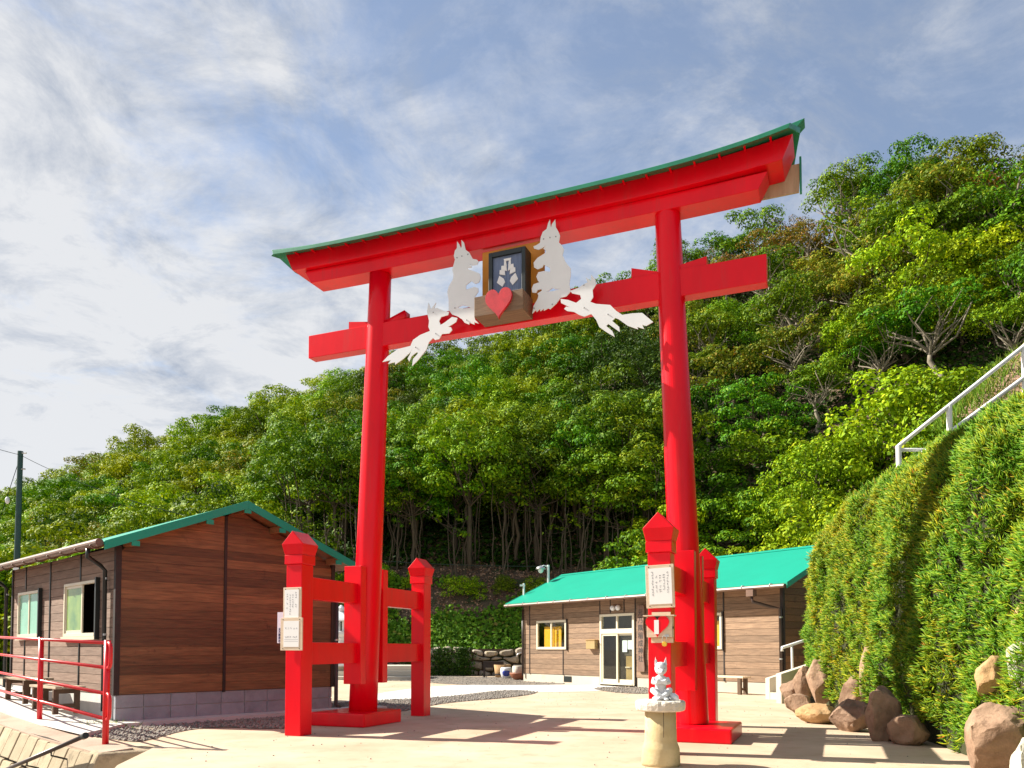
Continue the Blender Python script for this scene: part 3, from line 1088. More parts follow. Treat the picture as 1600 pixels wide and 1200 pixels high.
def bank_pt(q, h):
    """q along the bank 0..1, h 0 base .. 1 brow .. 2 back over the top"""
    q = np.asarray(q, float)
    h = np.asarray(h, float)
    b = crom(BS, q)
    tp = crom(TS, q)
    hh = np.clip(h, 0, 1)
    bul = np.sin(hh * PI * .5)
    lump = .09 * np.sin(q * 41 + hh * 3) * np.sin(hh * PI) + .08 * np.sin(q * 83 - hh * 5) * np.sin(hh * PI) + .13 * np.sin(q * 17 + 1) * np.sin(hh * PI)
    k = hh ** 2.2
    x = b[..., 0] + (tp[..., 0] - b[..., 0]) * k - lump * .8
    y = b[..., 1] + (tp[..., 1] - b[..., 1]) * k - lump * .3
    z = -.05 + (tp[..., 2] + .05) * bul
    back = np.clip(h - 1, 0, None)
    x = x + back * 3.6
    z = z + np.where(back > 0, (np.maximum(x - 6.7, 0) * .82 - np.maximum(tp[..., 0] - 6.7, 0) * .82) * .9 + .12 * np.minimum(back * 6, 1), 0)
    return np.stack([x, y, z], -1)


qs = np.linspace(0, 1, 90)
hs = np.concatenate([np.linspace(0, 1, 22), np.linspace(1.08, 2.6, 14)])
gv = np.array([bank_pt(qs, np.full_like(qs, h)) for h in hs])
idx = np.arange(gv.shape[0] * gv.shape[1]).reshape(gv.shape[:2])
quads = np.stack([idx[:-1, :-1], idx[:-1, 1:], idx[1:, 1:], idx[1:, :-1]], -1).reshape(-1)
kind(link('embankment', np_mesh('embankment', gv.reshape(-1, 3), quads, 4), M['bank'], smooth=True), 'structure')


def bank_frame(q, h):
    e = 1e-3
    p = bank_pt(q, h)
    du = bank_pt(np.clip(q + e, 0, 1), h) - bank_pt(np.clip(q - e, 0, 1), h)
    dv = bank_pt(q, h + e) - bank_pt(q, h - e)
    nn = unit(np.cross(dv, du))
    flip = np.where(nn[..., 0] * -1 + nn[..., 2] * .7 < 0, -1.0, 1.0)[..., None]
    return p, nn * flip


# holes in the carpet where the rocks show (picture points)
def rosettes(n, r, hmin, hmax, ln, wd, per=7, qlo=.10, qhi=.92):
    q = r.uniform(qlo, qhi, n)
    h = hmin + (hmax - hmin) * r.uniform(0, 1, n) ** .95
    p, nn = bank_frame(q, h)
    skirt = .015 + .085 * (np.sin(q * 57) * .5 + .5) * (np.sin(q * 23 + 1.2) * .5 + .5) + .05 * np.clip((q - .55) / .15, 0, 1)
    bare = np.array([mnoise.noise(Vector(a) * 1.9 + Vector((9, 3, 1))) for a in p])
    k = (h > skirt) & ((bare < .42) | (r.random(n) < .45))
    p, nn = p[k], nn[k]
    nz = np.array([mnoise.noise(Vector(a) * 1.5) for a in p])
    nz2 = np.array([mnoise.noise(Vector(a) * 4.5) for a in p])
    p = p + nn * np.clip(.06 + nz * .14 + nz2 * .13 + r.normal(0, .02, len(p)), -.03, .28)[:, None]
    p = np.repeat(p, per, 0)
    ax = unit(nn + r.normal(size=nn.shape) * .38 + np.array([0, 0, .12]))
    ax = np.repeat(ax, per, 0)
    n = len(p)
    d = unit(ax * r.uniform(.25, 1.0, (n, 1)) + unit(np.cross(ax, r.normal(size=(n, 3)))) * .95)
    p = p + d * .012
    side = unit(np.cross(d, ax + r.normal(size=(n, 3)) * .15))
    bend = unit(ax + np.array([0, 0, .45]))
    l = (ln * r.uniform(.6, 1.3, n))[:, None]
    w = (wd * r.uniform(.75, 1.25, n))[:, None]
    m1 = p + d * l * .55 + bend * l * .10
    tip = p + d * l * .88 + bend * l * .42
    third = np.cross(d, side)
    v = np.stack([p - side * w * .42, p + side * w * .42, m1 + side * w * .55, m1 - side * w * .55, m1 + third * w * .5, tip], 1).reshape(-1, 3)
    base = (np.arange(n) * 6)[:, None]
    tri = np.array([0, 1, 2, 0, 2, 3, 3, 2, 5, 0, 3, 4, 1, 4, 2, 3, 5, 4, 2, 4, 5])
    f = (base + tri[None]).reshape(-1)
    return v, f


r = np.random.default_rng(77)
va, fa = rosettes(26000, r, .0, 1.12, .082, .0138)
vb, fb = rosettes(1700, r, 1.05, 1.6, .10, .015)
kind(link('ice_plant_carpet', np_mesh('ice_plant_carpet', np.concatenate([va, vb]), np.concatenate([fa, fb + len(va)]), 3), M['iceplant']), 'stuff')

# bare soil of the path above, seen between the rails
mb = MB()
A0, B0 = at_depth(1500, 640, 15.6), at_depth(1700, 640, 15.6)
mb.add([at_depth(1494, 652, 15.5), at_depth(1660, 640, 15.3), at_depth(1660, 470, 17.2), at_depth(1585, 552, 17.0), at_depth(1530, 610, 16.4)], [(0, 1, 2, 3, 4)])
kind(mb.build('hillside_path', M['path_soil']), 'structure')

r = np.random.default_rng(91)
n = 2600
q = r.uniform(0, 1, n)
e_ = r.uniform(0, 1, n) ** 1.6
Lp, Rp = np.array(at_depth(1480, 660, 15.5)), np.array(at_depth(1600, 542, 17.0))
P = Lp + (Rp - Lp) * q[:, None] + np.stack([e_ * .9 - .15, r.normal(0, .25, n), -e_ * .35 - .1], -1)
d = unit(np.stack([r.normal(-.2, .5, n), r.normal(-.2, .5, n), np.ones(n)], -1))
sd = unit(np.cross(d, r.normal(size=(n, 3)))) * .011
ln = r.uniform(.12, .34, n)[:, None]
v = np.stack([P - sd, P + sd, P + d * ln], 1).reshape(-1, 3)
kind(link('grass', np_mesh('grass', v, np.arange(3 * n), 3), M['grass']), 'stuff')

# ------------------------------------------------------------------ the red gate
TC = Vector((0.0216, 10.8667, 0))
TROT = -0.3881
TMAT = Matrix.Translation(TC) @ Matrix.Rotation(TROT, 4, 'Z')
gate = thing('torii_gate', 'tall bright red shrine gate with green topped curved lintel and four side posts', 'shrine gate', TC, TROT)
RED = M['red']


def sori(a, k=.10):
    return k * (abs(a) / 3.6) ** 4


def sweep(prof_fn, L0, L1, n=32):
    """prof_fn(a, q) -> closed list of (b, z) ; a from L0 to L1"""
    mb = MB()
    rings = []
    for i in range(n + 1):
        a = L0 + (L1 - L0) * i / n
        rings.append(prof_fn(a))
    m = len(rings[0])
    vs_ = [p for rg in rings for p in rg]
    fs = []
    for i in range(n):
        for k in range(m):
            fs.append((i * m + k, i * m + (k + 1) % m, (i + 1) * m + (k + 1) % m, (i + 1) * m + k))
    fs.append(tuple(range(m - 1, -1, -1)))
    fs.append(tuple(n * m + k for k in range(m)))
    mb.add(vs_, fs)
    return mb


def beam(bh, z0, z1, Lb, Lt, k0, k1, n=32, left=1.0):
    def prof(s):
        out = []
        for b, z, L_, kk in ((-bh, z0, Lb, k0), (bh, z0, Lb, k0), (bh, z1, Lt, k1), (-bh, z1, Lt, k1)):
            a = s * L_
            out.append((a, b, z + sori(a, kk if s > 0 else kk * left)))
        return out
    return sweep(prof, -1, 1, n)


for sx in (-1, 1):
    p = MB()
    pts, rad = [], []
    for k in range(13):
        q = k / 12
        pts.append((sx * (2.40 - .25 * q), 0, .18 + 6.53 * q))
        rad.append(.208 - .046 * q)
    p.tube(pts, rad, 40)
    p.build('pillar', RED, gate, smooth=False)
    for poly in gate.children[-1].data.polygons:
        poly.use_smooth = len(poly.vertices) == 4
    MB().box(sx * 2.50 - .45, sx * 2.50 + .45, -.52 - (.06 if sx > 0 else 0), .52, 0, .195 - (.02 if sx > 0 else 0)).build('plinth', RED, gate, bevel=.02)
    # support posts with roofed caps
    dz = -.065 if sx > 0 else 0.0
    for sy in (-1, 1):
        cx, cy = (2.365 if sx > 0 else -2.325), sy * 1.62
        MB().box(cx - .12, cx + .12, cy - .12, cy + .12, 0, 2.19 + dz).build('side_post', RED, gate, bevel=.008)
        cap = MB().box(cx - .138, cx + .138, cy - .138, cy + .138, 2.19 + dz, 2.31 + dz)
        w0, w1 = .136, .165
        z0, z1, z2 = 2.312 + dz, 2.445 + dz, 2.615 + dz
        vs_ = [(cx - w0, cy - w0, z0), (cx + w0, cy - w0, z0), (cx + w0, cy + w0, z0), (cx - w0, cy + w0, z0),
               (cx - w1, cy - w1, z1), (cx + w1, cy - w1, z1), (cx + w1, cy + w1, z1), (cx - w1, cy + w1, z1),
               (cx, cy - w1, z2), (cx, cy + w1, z2)]
        cap.add(vs_, [(3, 2, 1, 0), (0, 1, 5, 4), (1, 2, 6, 5), (2, 3, 7, 6), (3, 0, 4, 7), (4, 5, 8), (6, 7, 9), (5, 6, 9, 8), (7, 4, 8, 9)])
        cap.build('post_cap', RED, gate, bevel=.006)
        # plank clasping the pillar
        MB().box(sx * 2.36 - .135, sx * 2.36 + .15, sy * .30 - .07, sy * .30 + .07, .60, 2.30).build('clamp_plank', RED, gate, bevel=.006)
        # cross rails from pillar to post
        for z0, z1 in ((1.755, 2.045), (.90, 1.19)):
            y0, y1 = sorted((sy * .10, sy * 1.51))
            MB().box(sx * 2.34 - .07, sx * 2.34 + .07, y0, y1, z0, z1).build('cross_rail', RED, gate, bevel=.006)
    # wedges on the tie beam
    for side in (-1, 1):
        x0 = sx * 2.19
        pts = [(x0 + side * .12, 5.925), (x0 + side * .46, 5.925), (x0 + side * .46, 6.035), (x0 + side * .12, 5.985)]
        if sx * side < 0:
            pts = [(x0 + side * .12, 5.925), (x0 + side * .50, 5.925), (x0 + side * .50, 6.06), (x0 + side * .12, 5.94)]
        MB().prism(pts, lambda p_, t_: (p_[0], t_, p_[1]), -.082, .082).build('wedge', RED, gate)
MB().box(-3.37, 3.37, -.095, .095, 5.575, 5.925).build('tie_beam', RED, gate, bevel=.006)
beam(.165, 6.69, 6.885, 3.29, 3.40, .03, .03).build('lower_lintel', RED, gate, bevel=.006)
beam(.245, 6.885, 7.125, 3.575, 3.70, .085, .115, left=.5).build('upper_lintel', RED, gate, bevel=.006)


def roof_prof(s):
    """shallow gabled cap that curves up at both ends"""
    out = []
    for b, z, L_ in ((-.47, 7.03, 3.66), (-.47, 7.085, 3.68), (0, 7.275, 3.78), (.47, 7.085, 3.68), (.47, 7.03, 3.66), (.30, 7.10, 3.70), (0, 7.20, 3.77), (-.30, 7.10, 3.70)):
        a = s * (L_ + (.24 if s < 0 and abs(b) < .4 else .10 if s < 0 else 0) * max(0, -s))
        out.append((a, b, z + sori(a, .15 if s > 0 else .065)))
    return out


sweep(roof_prof, -1, 1, 40).build('lintel_roof', M['copper_green'], gate, bevel=.004)


def ridge_prof(s):
    out = []
    for b, z, L_ in ((-.10, 7.235, 3.74), (-.10, 7.305, 3.83), (.10, 7.305, 3.83), (.10, 7.235, 3.74)):
        a = s * (L_ + (.27 if s < 0 else 0) * max(0, -s))
        out.append((a, b, z + sori(a, .155 if s > 0 else .066)))
    return out


sweep(ridge_prof, -1, 1, 40).build('ridge_cap', M['copper_green'], gate, bevel=.005)
# rafter ends just visible under the eave
for k in range(24):
    a = -3.45 + k * .3
    MB().box(a - .012, a + .012, -.445, -.25, 7.075 + sori(a, .15 if a > 0 else .065), 7.092 + sori(a, .15 if a > 0 else .065)).build('rafter_end', RED, gate)
bmx = MB()
bmx.add([(2.9, .25, 6.80), (3.74, .25, 6.80), (3.76, .25, 7.16), (2.9, .25, 7.16), (2.9, .28, 6.80), (3.74, .28, 6.80), (3.76, .28, 7.16), (2.9, .28, 7.16)],
        [(0, 1, 2, 3), (7, 6, 5, 4), (0, 4, 5, 1), (1, 5, 6, 2), (2, 6, 7, 3), (3, 7, 4, 0)])
bmx.build('end_board', M['raw_wood'], gate)
MB().box(3.75, 3.775, .235, .30, 6.79, 7.24).build('end_flashing', M['copper_green'], gate)


def tl(a, b, z):
    return TMAT @ Vector((a, b, z))


# ------------------------------------------------------------------ what hangs on the gate
def cutout(name, label, outline, holes, b, thick, mat, dots=(), group=None, cat='fox figure'):
    ca = sum(p[0] for p in outline) / len(outline)
    czz = min(p[1] for p in outline)
    loops = [[Vector((p[0] - ca, p[1] - czz, 0)) for p in outline]] + [[Vector((p[0] - ca, p[1] - czz, 0)) for p in h] for h in holes]
    tri = tessellate_polygon(loops)
    flat = [v for l_ in loops for v in l_]
    n_ = len(flat)
    vs_ = [(v.x, 0, v.y) for v in flat] + [(v.x, thick, v.y) for v in flat]
    fs = [tuple(t_) for t_ in tri] + [tuple(i + n_ for i in reversed(t_)) for t_ in tri]
    o_ = 0
    for l_ in loops:
        m = len(l_)
        fs += [(o_ + i, o_ + (i + 1) % m, n_ + o_ + (i + 1) % m, n_ + o_ + i) for i in range(m)]
        o_ += m
    root = MB().add(vs_, fs).build(name, mat)
    root.location = tl(ca, b, czz)
    root.rotation_euler = (0, 0, TROT)
    tag(root, label, cat, group)
    for x, z in dots:
        d = MB().lathe([(.0085, 0), (.0085, .006), (.004, .009)], 10)
        m = Matrix.Translation((x - ca, 0, z - czz)) @ Matrix.Rotation(PI / 2, 4, 'X')
        d.build('screw', M['screw'], root, local=m)
    return root


F1 = [(-0.751, 6.817), (-0.717, 6.766), (-0.691, 6.706), (-0.678, 6.731), (-0.685, 6.825), (-0.644, 6.776), (-0.621, 6.672), (-0.562, 6.619), (-0.51, 6.521), (-0.444, 6.495), (-0.421, 6.466), (-0.444, 6.427), (-0.517, 6.431), (-0.591, 6.471), (-0.531, 6.43), (-0.528, 6.402), (-0.593, 6.407), (-0.576, 6.384), (-0.48, 6.336), (-0.406, 6.292), (-0.388, 6.227), (-0.414, 6.171), (-0.472, 6.161), (-0.531, 6.212), (-0.613, 6.165), (-0.612, 6.104), (-0.48, 6.119), (-0.428, 6.092), (-0.421, 6.044), (-0.472, 5.985), (-0.48, 5.959), (-0.478, 5.682), (-0.471, 5.654), (-0.413, 5.591), (-0.486, 5.622), (-0.478, 5.587), (-0.56, 5.627), (-0.559, 5.6), (-0.633, 5.639), (-0.67, 5.692), (-0.708, 5.719), (-0.737, 5.744), (-0.826, 5.786), (-0.879, 5.856), (-0.88, 5.945), (-0.88, 6.0), (-0.903, 6.114), (-0.881, 6.192), (-0.813, 6.29), (-0.806, 6.357), (-0.826, 6.423), (-0.8, 6.507), (-0.784, 6.559), (-0.803, 6.618), (-0.785, 6.69), (-0.755, 6.718)]
H1 = [(-0.745, 5.868), (-0.671, 5.894), (-0.619, 5.881), (-0.538, 5.834), (-0.648, 5.841)]
F2 = [(0.629, 6.842), (0.602, 6.795), (0.581, 6.721), (0.526, 6.692), (0.499, 6.632), (0.485, 6.549), (0.43, 6.527), (0.392, 6.521), (0.402, 6.487), (0.464, 6.461), (0.512, 6.472), (0.574, 6.499), (0.533, 6.461), (0.574, 6.427), (0.56, 6.397), (0.45, 6.352), (0.395, 6.297), (0.402, 6.23), (0.45, 6.195), (0.519, 6.208), (0.539, 6.244), (0.628, 6.181), (0.628, 6.129), (0.539, 6.155), (0.463, 6.153), (0.433, 6.099), (0.457, 6.036), (0.477, 6.013), (0.394, 6.001), (0.367, 5.947), (0.374, 5.893), (0.429, 5.877), (0.45, 5.913), (0.505, 5.916), (0.511, 5.889), (0.45, 5.867), (0.463, 5.832), (0.45, 5.788), (0.394, 5.706), (0.374, 5.604), (0.429, 5.648), (0.436, 5.614), (0.484, 5.652), (0.49, 5.618), (0.545, 5.648), (0.538, 5.617), (0.6, 5.639), (0.627, 5.622), (0.721, 5.69), (0.775, 5.752), (0.855, 5.758), (0.915, 5.812), (0.896, 5.919), (0.916, 6.031), (0.916, 6.122), (0.843, 6.226), (0.803, 6.324), (0.823, 6.398), (0.79, 6.463), (0.753, 6.503), (0.77, 6.591), (0.743, 6.661), (0.71, 6.72), (0.703, 6.826), (0.656, 6.771), (0.642, 6.721), (0.633, 6.777)]
H2 = [(0.587, 5.863), (0.668, 5.907), (0.695, 5.883), (0.776, 5.873), (0.681, 5.859)]
F3 = [(-1.197, 6.015), (-1.22, 5.883), (-1.186, 5.748), (-1.196, 5.663), (-1.17, 5.602), (-1.33, 5.568), (-1.444, 5.513), (-1.485, 5.432), (-1.688, 5.418), (-1.854, 5.339), (-1.948, 5.264), (-1.804, 5.273), (-1.854, 5.222), (-1.737, 5.235), (-1.737, 5.197), (-1.605, 5.26), (-1.484, 5.345), (-1.458, 5.385), (-1.484, 5.325), (-1.53, 5.255), (-1.504, 5.211), (-1.465, 5.284), (-1.378, 5.33), (-1.361, 5.307), (-1.442, 5.237), (-1.457, 5.138), (-1.36, 5.212), (-1.233, 5.337), (-1.185, 5.446), (-1.122, 5.494), (-1.09, 5.46), (-1.026, 5.465), (-0.979, 5.529), (-0.869, 5.521), (-0.822, 5.562), (-0.838, 5.602), (-0.885, 5.615), (-0.761, 5.666), (-0.739, 5.72), (-0.823, 5.747), (-0.948, 5.682), (-1.005, 5.662), (-1.027, 5.723), (-0.996, 5.775), (-0.886, 5.786), (-0.871, 5.826), (-0.948, 5.853), (-1.06, 5.915), (-1.107, 5.914), (-1.076, 5.995), (-1.155, 5.916), (-1.171, 5.948)]
F4 = [(1.199, 5.985), (1.258, 5.903), (1.261, 5.836), (1.216, 5.777), (1.225, 5.683), (1.184, 5.624), (1.265, 5.584), (1.452, 5.539), (1.531, 5.448), (1.61, 5.383), (1.739, 5.382), (1.869, 5.367), (2.008, 5.228), (1.919, 5.191), (1.868, 5.212), (1.893, 5.156), (1.803, 5.196), (1.816, 5.163), (1.686, 5.227), (1.557, 5.339), (1.517, 5.358), (1.477, 5.325), (1.569, 5.233), (1.576, 5.166), (1.424, 5.295), (1.397, 5.272), (1.477, 5.195), (1.51, 5.111), (1.397, 5.194), (1.304, 5.274), (1.264, 5.372), (1.197, 5.463), (1.102, 5.443), (1.034, 5.476), (0.965, 5.527), (0.868, 5.556), (0.827, 5.59), (0.855, 5.617), (0.91, 5.598), (0.785, 5.677), (0.777, 5.733), (0.883, 5.701), (0.993, 5.643), (1.062, 5.684), (1.048, 5.74), (0.939, 5.78), (0.911, 5.817), (1.021, 5.838), (1.103, 5.877), (1.147, 5.888), (1.126, 5.961), (1.195, 5.895)]
FG = 'white fox cutouts on the gate'
cutout('fox_cutout', 'white sitting fox cutout on the gate, left of the blue plaque, facing right', F1, [H1], -.255, .012, M['white_paint'],
       [(-0.75, 6.58), (-0.675, 6.589), (-0.583, 6.596), (-.78, 5.87), (-.6, 5.67)], FG)
cutout('fox_cutout', 'white sitting fox cutout on the gate, right of the blue plaque, facing left', F2, [H2], -.255, .012, M['white_paint'],
       [(0.54, 6.591), (0.629, 6.593), (0.712, 6.589), (.40, 5.67), (.66, 5.68)], FG)
cutout('fox_cutout', 'white leaping fox cutout low on the left with tail over the left pillar', F3, [], -.262, .012, M['white_paint'],
       [(-1.12, 5.86), (-1.08, 5.55), (-1.4, 5.40)], FG)
cutout('fox_cutout', 'white leaping fox cutout low on the right with tail near the right pillar', F4, [], -.262, .012, M['white_paint'],
       [(1.10, 5.86), (1.1, 5.56), (1.42, 5.42)], FG)

# the blue plaque with its frame on an orange board
pq = thing('shrine_plaque', 'slate blue plaque with white paper streamer emblem in black frame at gate centre', 'plaque', tl(.03, -.12, 5.85), TROT)


def loc_box(root, name, x0, x1, y0, y1, z0, z1, mat, bevel=0.0):
    return MB().box(x0, x1, y0, y1, z0, z1).build(name, mat, root, bevel=bevel)


loc_box(pq, 'backing_board', -.46, .46, .02, .05, -.03, .81, M['orange'])
loc_box(pq, 'face_board', -.215, .215, -.165, -.06, .03, .60, M['plaque'])
for nm, bx_ in (('frame_bar', (-.27, -.215, -.20, .018, .0, .665)), ('frame_bar', (.215, .27, -.20, .018, .0, .665)), ('frame_bar', (-.2145, .2145, -.20, .018, .60, .665))):
    loc_box(pq, nm, *bx_, M['black_metal'], bevel=.004)
sh = MB()


def shide(mb, pts):
    n_ = len(pts)
    mb.add([(x, -.178, z) for x, z in pts] + [(x, -.166, z) for x, z in pts],
           [tuple(range(n_)), tuple(range(2 * n_ - 1, n_ - 1, -1))] + [(i, (i + 1) % n_, n_ + (i + 1) % n_, n_ + i) for i in range(n_)])


shide(sh, [(-.055, .555), (.055, .555), (.045, .525), (-.045, .525)])
for sx in (-1, 1):
    for k, (x, z) in enumerate(((.030, .47), (.050, .415), (.075, .36))):
        w = .042
        shide(sh, [(sx * (x - w), z - .03), (sx * (x + w), z - .005), (sx * (x + w * .9), z + .052), (sx * (x - w * .8), z + .045)] if k else
              [(sx * (x - .018), .455), (sx * (x + .020), .455), (sx * (x + .018), .525), (sx * (x - .006), .525)])
    shide(sh, [(sx * .055, .285), (sx * .118, .335), (sx * .155, .245), (sx * .075, .175), (sx * .035, .235)])
sh.build('paper_streamers', M['paper'], pq)

# offering box with a heart
ob = thing('offering_box', 'brown wooden offering box with red heart mounted high on the gate', 'offering box', tl(-.03, -.23, 5.59), TROT)
loc_box(ob, 'box_body', -.355, .355, -.24, .13, .0, .275, M['box_wood'], bevel=.006)
loc_box(ob, 'inner_slot', -.30, .30, -.20, .09, .2755, .279, M['black_metal'])


def heart_pts(w, h, n=40):
    out = []
    for i in range(n):
        a = 2 * PI * i / n
        x = 16 * math.sin(a) ** 3
        z = 13 * math.cos(a) - 5 * math.cos(2 * a) - 2 * math.cos(3 * a) - math.cos(4 * a)
        out.append((x / 32 * w, (z + 17) / 29 * h))
    return out


MB().prism(heart_pts(.385, .41), lambda p_, t_: (p_[0] + .02, t_, p_[1] - .095), -.285, -.243).build('heart_plate', M['heart_red'], ob, bevel=.005)


# ------------------------------------------------------------------ notices on the posts
def glyph_columns(mb, x0, x1, z0, z1, cols, y, r_, size):
    """faint columns of brush marks, too small to read"""
    for c in range(cols):
        x = x1 - (c + .5) * (x1 - x0) / cols
        z = z1 - r_.uniform(0, (z1 - z0) * .15)
        while z > z0 + r_.uniform(0, (z1 - z0) * .35):
            if r_.random() < .86:
                for _ in range(4):
                    w, h = (size * r_.uniform(.3, .9), size * .13) if r_.random() < .55 else (size * .13, size * r_.uniform(.3, .8))
                    dx, dz = r_.uniform(-.25, .25) * size, r_.uniform(-.35, .35) * size
                    mb.add([(x + dx - w / 2, y, z + dz - h / 2), (x + dx + w / 2, y, z + dz - h / 2), (x + dx + w / 2, y, z + dz + h / 2), (x + dx - w / 2, y, z + dz + h / 2)],
                           [(0, 1, 2, 3)])
            z -= size * 1.15


def notice(name, label, a, b, z, w, h, board, paper_box, cols, seed, tilt=0.0, ink='ink_grey', lines=False):
    t_ = thing(name, label, 'notice board', tl(a, b, z), TROT)
    t_.rotation_euler = (0, tilt, TROT)
    loc_box(t_, 'board', -w / 2, w / 2, -.02, 0, 0, h, board, bevel=.003)
    x0, x1, z0, z1 = paper_box
    loc_box(t_, 'paper', x0, x1, -.0235, -.0205, z0, z1, M['paper'])
    mb = MB()
    r_ = random.Random(seed)
    if lines:
        for fz, n_, sz in ((.72, 5, .026), (.38, 8, .026)):
            for k in range(n_):
                x = x0 + (x1 - x0) * (.15 + .7 * k / max(1, n_ - 1))
                glyph_columns(mb, x - .012, x + .012, z0 + (z1 - z0) * fz - .001, z0 + (z1 - z0) * fz, 1, -.0245, r_, sz)
        for fz in (.28, .21):
            mb.add([(x0 + .01, -.0245, z0 + (z1 - z0) * fz), (x1 - .01, -.0245, z0 + (z1 - z0) * fz), (x1 - .01, -.0245, z0 + (z1 - z0) * fz + .003), (x0 + .01, -.0245, z0 + (z1 - z0) * fz + .003)], [(0, 1, 2, 3)])
    else:
        glyph_columns(mb, x0 + .02, x1 - .02, z0 + .03, z1 - .03, cols, -.0245, r_, .026)
    mb.build('writing', M[ink], t_)
    for sx in (-1, 1):
        for zz in (h - .022, .022):
            d = MB().lathe([(.006, 0), (.006, .004)], 8)
            d.build('screw', M['black_metal'], t_, local=Matrix.Translation((sx * w * .38, -.02, zz)) @ Matrix.Rotation(PI / 2, 4, 'X'))
    return t_


PB = -1.742
notice('notice_board', 'upper narrow white notice board on the front left gate post', -2.335, PB, 1.475, .275, .415, M['pale_wood'], (-.115, .105, .03, .385), 4, 3)
notice('notice_board', 'lower white notice in pale wooden frame on the front left gate post', -2.325, PB - .022, 1.085, .335, .415, M['pale_wood'], (-.118, .118, .045, .375), 4, 5, lines=True)
sg = thing('name_sign', 'lilac white sign edge with dark vertical characters behind the lower left notice', 'sign', tl(-2.50, PB + .06, 1.18), TROT)
loc_box(sg, 'sign_plate', -.115, .05, -.012, 0, 0, .40, M['lilac_sign'])


def text_mesh(name, body, size, mat, parent, loc, rot, spacing=1.0, extr=.001, bold=.0):
    cu = bpy.data.curves.new(name, 'FONT')
    cu.body = body
    cu.size = size
    cu.align_x = 'CENTER'
    cu.space_line = spacing
    cu.extrude = extr
    cu.offset = bold
    cu.resolution_u = 2
    tmp = bpy.data.objects.new(name, cu)
    COL.objects.link(tmp)
    dg = bpy.context.evaluated_depsgraph_get()
    me_ = bpy.data.meshes.new_from_object(tmp.evaluated_get(dg))
    bpy.data.objects.remove(tmp)
    o_ = link(name, me_, mat, parent)
    o_.location = loc
    o_.rotation_euler = rot
    return o_


text_mesh('writing', '元\n乃\n隅\n神\n社', .038, M['ink_blue'], sg, (-.078, -.0135, .165), (PI / 2, 0, 0), 1.0, bold=.001)

notice('notice_board', 'white notice in pale wooden frame on the front right gate post above the heart box', 2.385, PB, 1.535, .30, .455, M['pale_wood'], (-.115, .125, .04, .42), 5, 9, tilt=-.03)

hb = thing('donation_box', 'small wooden donation box with red heart door on the right gate post', 'donation box', tl(2.375, PB, 1.185), TROT)
loc_box(hb, 'box_body', -.145, .165, -.105, 0, .045, .30, M['pale_wood'], bevel=.003)
loc_box(hb, 'box_lid', -.185, .195, -.135, 0, .302, .316, M['pale_wood'])
loc_box(hb, 'lower_batten', -.11, .16, -.02, 0, -.02, .04, M['pale_wood'])
loc_box(hb, 'upper_batten', -.10, .13, -.02, 0, .318, .355, M['pale_wood'])
loc_box(hb, 'coin_slot', -.05, .03, -.107, -.1055, .26, .30, M['black_metal'])
MB().prism(heart_pts(.285, .262), lambda p_, t_: (p_[0] - .012, t_, p_[1] + .045), -.128, -.108).build('heart_door', RED, hb, bevel=.003)
loc_box(hb, 'white_strip', -.048, .008, -.1315, -.129, .085, .255, M['paper'])
hb.scale = (.86, .86, .86)
pl = MB().tube([(.075 + .028 * math.cos(a), -.125, .02 + .05 * math.sin(a)) for a in np.linspace(0, PI, 9)] + [(.047, -.125, -.02)], .005, 6)
pl.build('lock_shackle', M['steel'], hb)
MB().lathe([(.031, 0), (.031, .022), (.028, .026)], 16).build('padlock', M['brass'], hb, local=Matrix.Translation((.075, -.112, -.035)) @ Matrix.Rotation(PI / 2, 4, 'X'))
loc_box(hb, 'hasp', .07, .125, -.118, -.106, .05, .078, M['steel'])
loc_box(hb, 'hinge', .1655, .172, -.09, -.03, .15, .175, M['black_metal'])

# ------------------------------------------------------------------ fox statue and its pedestal
PX, PY = 1.415, 7.60
pd = thing('pedestal', 'round yellowish stone pedestal with rough pale slab before right gate pillar', 'pedestal', (PX, PY, 0))
MB().lathe([(.178, 0), (.182, .03), (.176, .16), (.172, .175), (.156, .215), (.150, .24), (.147, .515)], 40).build('pedestal_column', M['pedestal'], pd, smooth=True)
r_ = random.Random(4)
top = MB()
prof = []
nseg = 44
vs_, fs = [], []
for i, (rad, z) in enumerate(((.205, .515), (.232, .53), (.236, .575), (.232, .60), (.215, .615), (.0, .618))):
    for k in range(nseg):
        a = 2 * PI * k / nseg
        q = rad * (1 + (.02 * math.sin(k * 2.3) + r_.uniform(-.02, .02)) * (1 if rad > 0 else 0))
        vs_.append((q * math.cos(a), q * math.sin(a), z + (r_.uniform(-.004, .004) if 0 < i < 5 else 0)))
for i in range(5):
    for k in range(nseg):
        fs.append((i * nseg + k, i * nseg + (k + 1) % nseg, (i + 1) * nseg + (k + 1) % nseg, (i + 1) * nseg + k))
fs.append(tuple(range(nseg - 1, -1, -1)))
top.add(vs_, fs)
top.build('top_slab', M['slab_stone'], pd)
MB().box(-.002, .002, -.1495, -.146, .20, .515).build('crack', M['joint'], pd)

